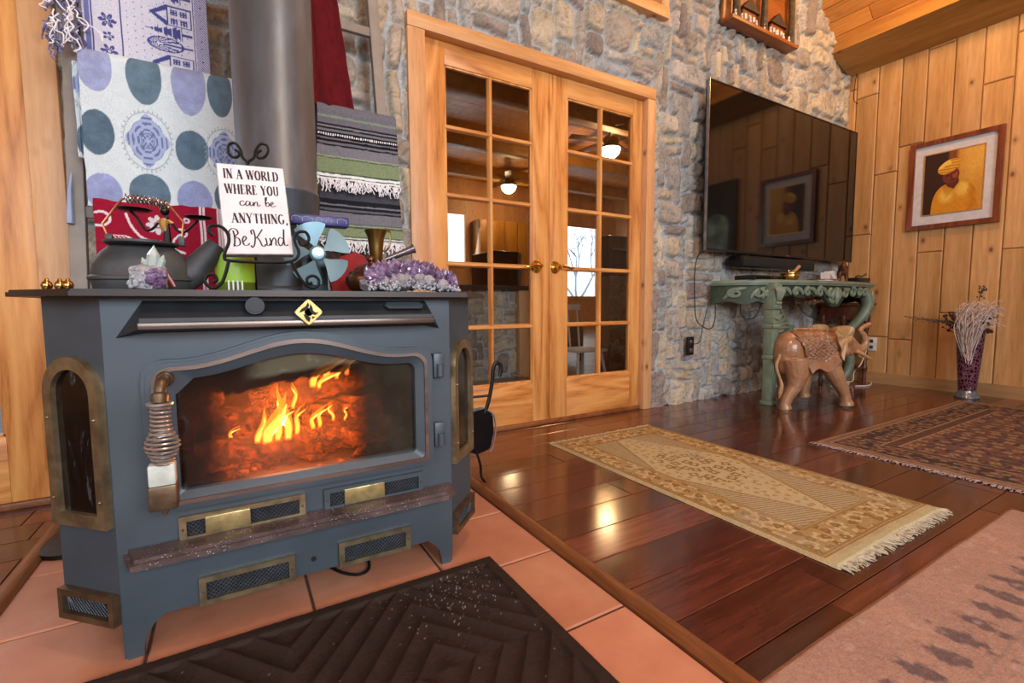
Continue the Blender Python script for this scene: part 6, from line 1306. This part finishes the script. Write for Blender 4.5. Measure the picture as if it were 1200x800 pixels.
def picture():
    x=4.555; y0,y1,z0,z1=1.113,1.632,1.212,1.862; t=thing('framed_painting','framed painting of a person in yellow turban and yellow shirt on the pine wall','painting',(x,1.37,1.2))
    M['redframe']=wood('red_brown_frame','#8a4826','#6e3218','#4c200e',2,2,.3,False,coat=.4); M['matboard']=plain('pale_grey_mat_board','#c8c4c8','#bcb8bc',.8,0,30,0); M['gilt']=plain('gilt_fillet','#e0b478','#c89a5c',.3,.7,20,0)
    G=lambda u,v,d:(x-d,u,v); rl=lambda a,b,c,d:[(a,c),(b,c),(b,d),(a,d)]
    mb=MB(); mb.frame(rl(y0,y1,z0,z1),rl(y0+.034,y1-.034,z0+.034,z1-.034),G,.0,.026); mb.build('frame','redframe',t)
    mb=MB(); mb.prism(rl(y0+.03,y1-.03,z0+.03,z1-.03),G,.004,.010); mb.build('mat_board','matboard',t)
    a0,a1,b0,b1=y0+.098,y1-.094,z0+.108,z1-.105
    mb=MB(); mb.frame(rl(a0-.008,a1+.008,b0-.008,b1+.008),rl(a0,a1,b0,b1),G,.009,.014); mb.build('fillet','gilt',t)
    nu,nv=220,280; U,V=np.meshgrid(np.linspace(0,1,nu),np.linspace(0,1,nv))   # U left->right in view
    n=fbm(U*5,V*5,4,5); f=fbm(U*40,V*40,3,6)
    right=A('#c48a34'); left=A('#351d12'); col=mixc(np.broadcast_to(left,U.shape+(3,)),np.broadcast_to(right,U.shape+(3,)),sm(.42,.62,U+.05*n+.10*(V-.6))); col=mixc(col,np.broadcast_to(A('#d8a748'),col.shape),.7*sm(.55,.8,U)*sm(.4,.75,V+.2*n)); col=mixc(col,np.broadcast_to(A('#7a3c1c'),col.shape),sm(.40,.50,U)*sm(.62,.52,U)*sm(.45,.6,V))
    shirt=((abs(U-.55)/.40)**3+(np.maximum(V-.02,0)/.46)**2.4<1) ; col=mixc(col,np.broadcast_to(A('#c8861c'),col.shape),shirt*1.0); col=mixc(col,np.broadcast_to(A('#e4bc52'),col.shape),shirt*(.8*sm(.16,.04,np.hypot((U-.40)/1.1,(V-.28)/1.1))+.8*sm(.18,.04,np.hypot(U-.68,V-.36)))); col=mixc(col,np.broadcast_to(A('#a05c10'),col.shape),shirt*.5*sm(.2,.6,n+.3*np.cos(U*14)))
    neck=(np.hypot((U-.50)/.11,(V-.50)/.10)<1)&(V<.56)|((abs(U-.52)<.07*(V-.36)/.1)&(V>.38)&(V<.50)); col=put(col,neck,'#57241a')
    fx,fy=(U-.47),(V-.60); rot=.35; fa=fx*np.cos(rot)+fy*np.sin(rot); fb_=-fx*np.sin(rot)+fy*np.cos(rot); face=(fa/.145)**2+(fb_/.125)**2<1; col=put(col,face,'#6e2e1e'); col=put(col,face&(np.hypot(fa-.06,fb_+.02)<.05),'#8e4430'); col=put(col,face&(abs(fb_-.02+.1*(fa))<.008)&(abs(abs(fa)-.055)<.03),'#30120c'); col=put(col,face&(abs(fb_+.075)<.010)&(abs(fa-.01)<.035),'#451410'); col=put(col,face&(abs(fa-.01)<.012)&(fb_<.02)&(fb_>-.04),'#4c1c12')
    tx,ty=U-.43,V-.755; ta=tx*np.cos(.32)+ty*np.sin(.32); tb=-tx*np.sin(.32)+ty*np.cos(.32); tur=(ta/.20)**2+(tb/.105)**2<1; col=put(col,tur,'#d2992c'); col=put(col,tur&(np.mod(tb*1.0+.35*ta+.2,.05)<.012),'#8a5a14'); col=put(col,tur&(tb>.03)&(ta<.05),'#e4b850')
    col=col*(1+.12*f)[...,None]
    Pp=np.stack([np.full_like(U,x-.012),a1-(a1-a0)*U,b0+(b1-b0)*V],-1); M['oil']=attrmat('oil_paint',.45,120,.15,.3,.001,spec=.4); grid('canvas',Pp,col,'oil',t)
picture()
# ================================================================ OUTLETS, CABLES
M['plastic']=plain('white_plastic','#d8d8d4','#c8c8c4',.4,0,20,0); M['cable']=plain('black_cable','#121214','#0c0c0e',.5,0,20,0)
t=thing('power_outlet','white wall outlet low on the pine wall behind the side table','outlet',(4.55,1.8,.3)); MB().bb(4.548,4.558,1.79,1.86,.265,.375,.004).build('plate','plastic',t); 
for z in (.295,.345): MB().bb(4.545,4.549,1.812,1.838,z-.014,z+.014,.002).build('socket','pewter',t)
t=thing('stone_wall_outlet','black and silver outlet on the stone wall left of the console table','outlet',(2.58,2.05,.38)); MB().bb(2.545,2.605,2.045,2.06,.325,.445,.004).build('plate','blackplastic',t)
for z in (.355,.41): MB().bb(2.56,2.59,2.04,2.046,z-.015,z+.015,.002).build('socket','chrome',t)
def cable(pts,label,r=.0035,m='cable',name='cable'): mb=MB(); mb.tube(catmull(pts,6),r,6); return tag(mb.build(name,m),label,'cable')
cable([at(828,292,2.02)]+[at(a,b,2.035) for a,b in ((818,300),(814,320),(814,350),(816,374),(826,384),(834,384),(838,372),(838,352),(840,340))],'black cable looping from the television corner down the stone wall')
cable([at(a,b,2.03) for a,b in ((832,350),(829,362),(824,380),(820,400),(811,403))],'thin black cable running down to the outlet on the stone wall',.003)
cable([at(a,b,2.0) for a,b in ((868,355),(868,368),(876,374),(886,370),(892,356))],'black cable sagging in a loop under the left end of the console',.003)
cable([at(a,b,2.03) for a,b in ((858,297),(864,310),(870,320))],'black cable from the screen to the media box',.003); cable([at(a,b,2.03) for a,b in ((885,305),(884,314),(880,320))],'short black cable hanging from the soundbar to the console',.003)
cable([at(a,b,2.0) for a,b in ((935,356),(944,368),(958,374),(975,378))],'black cable crossing the stone wall under the middle of the console',.003)
cable([at(1004,86,2.02),at(1001,105,2.02),at(1001,118,2.02),at(1008,124,2.02),at(1006,138,2.03),at(1003,150,2.03)],'thin black cable down the corner above the television',.003)
t=thing('power_strip','white power strip on the floor behind the elephant','power strip',(4.2,1.85,0)); MB().bb(4.02,4.25,1.84,1.89,.001,.035,.005).build('body','plastic',t); cable([(4.25,1.865,.02),(4.32,1.85,.03),(4.36,1.86,.10),(4.42,1.84,.16),(4.50,1.83,.30)],'white cord rising from the power strip to the pine wall outlet',.004,'plastic')
cable([(4.2,1.78,.006),(4.3,1.74,.006),(4.42,1.76,.006),(4.5,1.80,.01)],'white cord lying on the floor under the side table',.005,'plastic')
# ================================================================ CARVED CHALET SHELF HIGH ON THE WALL
def chalet():
    x0,x1=2.835,3.60; zb=2.492; y0,y1=1.995,2.085; t=thing('carved_wall_shelf','carved wooden scene with little houses and tree trunks on a shelf high above the television','carving',(3.18,2.0,zb))
    M['bark']=plain('carved_bark','#5c4a2c','#3e3018',.8,0,40,.6,.004); M['minihouse']=plain('tiny_house_wood','#8c4c22','#6a3414',.6,0,40,.2); M['miniwhite']=plain('tiny_white_figures','#d8d4cc','#b8b4ac',.5,0,40,0); M['miniroof']=plain('tiny_dark_roof','#3a2416','#2a180e',.7,0,40,.2)
    MB().bb(x0,x1,y0,y1,zb,zb+.028,.005).build('shelf_board','shelf',t); MB().bb(x0,x1,y1-.02,y1,zb+.02,zb+.52,.004).build('back_board','shelf',t); z=zb+.028
    for x in (x0+.08,3.22,x1-.05): mb=MB(); mb.tube([(x,y0+.03,z),(x+.004,y0+.03,z+.2),(x-.004,y0+.03,z+.47)],[.026,.020,.024],12); [v.co.__iadd__(Vector([mnoise.noise(v.co*50)*.006]*3)) for v in mb.bm.verts]; mb.build('tree_trunk','bark',t)
    for x,w_ in ((x0+.24,.15),(x1-.20,.15)):
        h=MB().bb(x-w_/2,x+w_/2,y0+.04,y1-.03,z,z+.10,.002).build('house','minihouse',t); mb=MB(); mb.prism([(x-w_/2-.02,z+.095),(x+w_/2+.02,z+.095),(x,z+.175)],lambda u,v,d:(u,d,v),y0+.025,y1-.02); mb.build('roof','miniroof',h)
        for k in range(3): MB().bb(x-w_/2+.02+k*.045,x-w_/2+.042+k*.045,y0+.037,y0+.041,z+.035,z+.07).build('window','miniwhite',h)
    R=random.Random(8)
    for k in range(9): x=x0+.06+k*.078; mb=MB(); mb.lathe([(0,z),(.012,z),(.010,z+.02),(.006,z+.03),(.009,z+.038),(.006,z+.048),(0,z+.05)],(x,y0+.02+R.uniform(0,.01),0),10); mb.build('tiny_figure','miniwhite',t)
chalet()
# ================================================================ NEXT ROOM SEEN THROUGH THE DOORS
def kitchen():
    X0,X1,Y1,ZH=.2,8.6,9.4,3.35
    S(planks('floor_kitchen','kfloor',(X0,2.26,-.02),(1,0,0),(0,1,0),(0,0,1),X1-X0,Y1-2.26,.4,.4,gap=.006,stagger=False,seed=41))
    S(planks('ceiling_kitchen','ceil',(X0,2.24,ZH+.02),(1,0,0),(0,1,0),(0,0,-1),X1-X0,Y1-2.24,.14,2.4,seed=42,gap=.004))
    S(planks('wall_kitchen_right','pine',(X1,2.24,0),(0,0,1),(0,1,0),(-1,0,0),3.4,Y1-2.24,.155,1.8,seed=43))
    S(planks('wall_kitchen_left','pine',(X0-.02,2.24,0),(0,0,1),(0,1,0),(1,0,0),3.4,Y1-2.24,.155,1.8,seed=44))
    # back wall with two window openings
    W=[(3.80,4.40,1.55,2.62),(6.95,8.1,.85,2.60)]
    xs=[X0]; 
    mb=MB()
    for a,b,c,d in W: mb.bb(a,b,Y1,Y1+.08,0,c); mb.bb(a,b,Y1,Y1+.08,d,3.4)
    mb.bb(X0,W[0][0],Y1,Y1+.08,0,3.4); mb.bb(W[0][1],W[1][0],Y1,Y1+.08,0,3.4); mb.bb(W[1][1],X1,Y1,Y1+.08,0,3.4); S(mb.build('wall_kitchen_back','case_v'))
    for i,(a,b,c,d) in enumerate(W):
        t=thing('window_%d'%(4+i),None,None,((a+b)/2,Y1,c),kind='structure'); 
        for q in ((a-.06,a+.02,c-.06,d+.06),(b-.02,b+.06,c-.06,d+.06),(a,b,c-.06,c+.02),(a,b,d-.02,d+.06)): MB().bb(q[0],q[1],Y1-.03,Y1+.02,q[2],q[3]).build('window_frame','case_v',t)
        MB().bb(a,b,Y1+.02,Y1+.024,c,d).build('glass','pane',t)
    S(MB().bb(2.4,XB+1.2,2.24,2.30,0,3.4).build('wall_kitchen_front','wallcore'))
    S(MB().bb(X0,.77,2.24,2.30,0,3.4).bb(.77,2.3,2.24,2.30,1.95,3.4).build('wall_kitchen_front','wallcore'))
    S(MB().bb(XB+1.2,X1,2.24,2.30,0,3.4).build('wall_kitchen_front','wallcore'))
    for i,y in enumerate((3.6,5.2,6.9,8.4)): S(MB().bb(X0,X1,y-.09,y+.09,ZH-.22,ZH+.01,.01).build('trim_%d'%(20+i),'beam'))
    # ceiling fans with lamp bowls
    k=NT('frosted_lamp_glass'); k.col((1,.93,.8,1)); k.b.inputs['Emission Color'].default_value=(1,.86,.58,1); k.b.inputs['Emission Strength'].default_value=9; M['lamp']=k.m
    M['dkblade']=plain('dark_fan_blade','#4a2c18','#36200f',.45,0,20,0)
    def fan_(x,y,z,label):
        t=thing('ceiling_fan',label,'ceiling fan',(x,y,z),'ceiling fans in the next room'); mb=MB(); mb.cyl((x,y,z+.14),(x,y,ZH),.018,n=12); mb.lathe([(0,z+.10),(.11,z+.10),(.13,z+.14),(.12,z+.20),(.06,z+.24),(0,z+.24)],(x,y,0),28); mb.build('motor','antbrass',t)
        mb=MB(); mb.lathe([(0,z-.10),(.07,z-.09),(.13,z-.04),(.155,z+.03),(.15,z+.05),(0,z+.05)],(x,y,0),28); mb.build('lamp_bowl','lamp',t); mb=MB(); mb.lathe([(.158,z+.045),(.160,z+.06),(.10,z+.11),(.04,z+.11)],(x,y,0),28); mb.build('lamp_collar','antbrass',t)
        for q in range(5):
            a=2*PI*q/5+.4; mb=MB(); mb.box((x+math.cos(a)*.42,y+math.sin(a)*.42,z+.165),(.52,.13,.008),Matrix.Rotation(a,3,'Z')@Matrix.Rotation(.2,3,'X'),.003); mb.box((x+math.cos(a)*.15,y+math.sin(a)*.15,z+.16),(.12,.03,.008),Matrix.Rotation(a,3,'Z')); mb.build('blade','dkblade',t)
        point('fan_lamp',(x,y,z-.18),34 if y<7 else 14,(1,.58,.24),.12)
    fan_(5.10,5.62,3.0,'ceiling fan with a lit lamp bowl seen through the right French door'); fan_(4.88,8.35,3.0,'farther ceiling fan with a lit lamp bowl seen through the left French door')
    # wall cabinets at the back, fridge, bar, dark oven tower
    M['honey']=wood('honey_cabinet_wood','#c8923a','#b47c2a','#94601c',2,1.2,.4,False,ring=5,contrast=.3); M['steel']=plain('brushed_steel','#a8acb0','#90949a',.3,.9,30,0)
    for i,(x,w_,l) in enumerate(((4.86,.62,'honey pine wall cabinet beside the bright kitchen window'),(5.50,.62,'honey pine wall cabinet farther from the kitchen window'))):
        t=thing('wall_cabinet',l,'cabinet',(x,9.1,1.5),'wall cabinets in the kitchen'); MB().bb(x-w_/2,x+w_/2,9.05,9.38,1.48,2.48,.004).build('body','honey',t)
        for sx in (-1,1): d=MB().bb(x+sx*w_/4-w_/4+.01,x+sx*w_/4+w_/4-.01,9.02,9.05,1.50,2.46,.006).build('door','honey',t); mb=MB(); mb.sph((x+sx*.03,9.00,1.58),.014,8); mb.build('knob','brass',d)
    for i,(x,l) in enumerate(((4.4,'base cabinet below the kitchen window'),(5.3,'base cabinet at the back of the kitchen, right of the window'))):
        t=thing('base_cabinet','honey pine '+l,'cabinet',(x,9.0,0)); MB().bb(x-.45,x+.45,8.78,9.38,.08,.88,.004).build('body','honey',t)
        for sx in (-1,1): MB().bb(x+sx*.22-.20,x+sx*.22+.20,8.76,8.78,.12,.86,.005).build('door','honey',t)
    M['counter']=plain('dark_counter','#3a3230','#2c2624',.25,0,30,0)
    tag(MB().bb(3.9,5.8,8.74,9.38,.88,.92,.004).build('worktop','counter'),'dark worktop along the back of the kitchen','worktop')
    t=thing('refrigerator','black refrigerator with a steel edge seen through the left French door','refrigerator',(2.95,5.1,0)); MB().bb(2.70,3.06,4.98,5.6,0,1.31,.01).build('body','bezel',t); MB().bb(3.03,3.07,4.96,4.99,.9,1.30,.003).build('handle','steel',t)
    M['ks']=M['stone']
    o=stonewall('bar_front',1.35,2.30,.0,.79,.012,3.70,-1,[],.062,8,.035); t=thing('stone_bar','stone faced bar with a dark counter seen low through the left French door','bar',(1.9,3.8,0)); o.parent=t; o.matrix_parent_inverse=parent_inv(t)
    MB().bb(1.35,2.30,3.705,4.0,0,.79).build('core','wallcore',t); MB().bb(1.2,2.42,3.60,4.1,.79,.83,.004).build('counter','counter',t); MB().bb(2.22,2.34,3.62,3.74,0,.79,.004).build('corner_post','case_v',t)
    o=stonewall('chimney_face',3.28,3.85,.0,.95,.012,3.60,-1,[],.062,18,.035); t=thing('stone_hearth_block','stone block under a black oven seen low through the right French door','stone block',(3.4,3.7,0)); o.parent=t; o.matrix_parent_inverse=parent_inv(t)
    MB().bb(3.28,3.85,3.605,3.8,0,.95).build('core','wallcore',t)
    t=thing('oven','black oven with a steel handle bar seen through the right French door','oven',(3.42,3.8,.95)); MB().bb(3.30,3.82,3.64,3.80,.952,1.36,.01).build('body','bezel',t); MB().cyl((3.33,3.61,1.22),(3.78,3.61,1.22),.012).build('handle','steel',t); MB().bb(3.34,3.78,3.632,3.642,1.0,1.17).build('glass','screen',t)
    # chair and red cloth covered seat
    t=thing('white_chair','small white painted wooden chair seen through the right French door','chair',(2.52,3.1,0)); sx,sy,h=2.52,3.12,.29
    M['wpaint']=plain('white_chair_paint','#d8d4cc','#c8c4bc',.5,0,20,0)
    MB().bb(sx-.16,sx+.16,sy-.16,sy+.16,h-.02,h,.006).build('seat','wpaint',t)
    for a in (-1,1):
        for b in (-1,1): mb=MB(); mb.cyl((sx+a*.12,sy+b*.12,h-.02),(sx+a*.16,sy+b*.16,0),.014,.011,10); mb.build('leg','wpaint',t)
    for a in (-.10,0,.10): mb=MB(); mb.cyl((sx+a,sy+.14,h),(sx+a*1.1,sy+.19,h+.33),.009,n=8); mb.build('back_spindle','wpaint',t)
    MB().bb(sx-.14,sx+.14,sy+.175,sy+.205,h+.32,h+.37,.006).build('top_rail','wpaint',t)
    t=thing('round_armchair','rounded brown armchair seen behind the white chair through the right French door','chair',(3.2,4.2,0)); M['brleather']=plain('brown_leather','#6a3a22','#522a18',.45,0,20,.2)
    MB().bb(2.98,3.50,4.25,4.75,.12,.42,.05,4).build('seat','brleather',t); mb=MB(); mb.prism([(2.95,.12),(3.55,.12),(3.55,.50)]+[(3.25+.30*math.cos(PI*i/12),.50+.14*math.sin(PI*i/12)) for i in range(1,12)]+[(2.95,.50)],lambda u,v,d:(u,d,v),4.72,4.85,bev=.02); mb.build('backrest','brleather',t)
    for a in (3.0,3.48):
        for b in (4.3,4.8): mb=MB(); mb.cyl((a,b,0),(a,b,.13),.02,n=10); mb.build('leg','darkwood',t)
M['kfloor']=plain('pale_kitchen_floor','#a08a6c','#8c785c',.4,0,6,.05)
kitchen()
# arched door in the pine wall, mirrored in the television
t=thing('door_4',None,None,(4.53,.45,0),kind='structure'); M['dgrey']=plain('dark_grey_door_paint','#3a3a3c','#303032',.4,0,20,0)
MB().bb(XB-.035,XB-.002,.05,.86,0,1.95,.004).build('leaf','dgrey',t); mb=MB(); mb.prism([(.50,1.05),(.78,1.05),(.78,1.48)]+[(.64+.14*math.cos(PI*i/12),1.48+.14*math.sin(PI*i/12)) for i in range(1,12)]+[(.50,1.48)],lambda u,v,d:(XB-d,u,v),.034,.040); 
k=NT('garden_light_through_glass'); n_=k.noise(k.coord(),9,4); cc=k.ramp(n_,[(.35,c4('#4c5a38')),(.6,c4('#9aa486')),(.75,c4('#d8dcd0'))]); k.L(cc,k.b.inputs['Emission Color']); k.b.inputs['Emission Strength'].default_value=.9; k.col((.02,.02,.02,1)); M['garden']=k.m
mb.build('arched_pane','garden',t)
# porch beyond the left door; its wall is added to hide the bright sky
S(MB().bb(-3.2,-.45,3.6,3.7,-.1,3.2).build('wall_porch_added','porch_backdrop' if 'porch_backdrop' in M else M.setdefault('porch_backdrop',plain('grey_blue_porch_backdrop','#9aa4b0','#828c98',.9,0,2,0))))
S(MB().bb(-3.2,.15,2.26,3.6,-.12,-.02).build('floor_porch','porch_backdrop'))

def fl(px,py): d=ray(px,py); t=-.66/d.z; return Vector((d.x*t,d.y*t,.004))
cable([fl(a,b) for a,b in ((384,664),(400,672),(420,675),(432,668),(431,656),(424,650))],'short black cord looping out from under the wood stove',.004)
# pale frosted tree outside the kitchen window
def tree():
    t=thing('frosted_tree','pale frosted tree outside the bright kitchen window, seen through the right French door','tree',(8.6,10.8,-.5)); R=random.Random(17); M['frost']=plain('frosted_bark','#8a9cae','#6c8094',.9,0,20,.2); mb=MB()
    def br(p,d,L,r,n):
        q=p+d*L; mb.tube([p,p.lerp(q,.5)+Vector((R.uniform(-.04,.04),0,R.uniform(-.03,.03))),q],[r,r*.85,r*.65],5)
        if n>0:
            for _ in range(3): br(q,(d+Vector((R.uniform(-.9,.9),R.uniform(-.5,.5),R.uniform(-.35,.6)))).normalized(),L*R.uniform(.6,.8),r*.6,n-1)
    br(Vector((8.6,10.8,-.5)),Vector((0,0,1)),1.2,.07,5); mb.build('branches','frost',t)
tree()
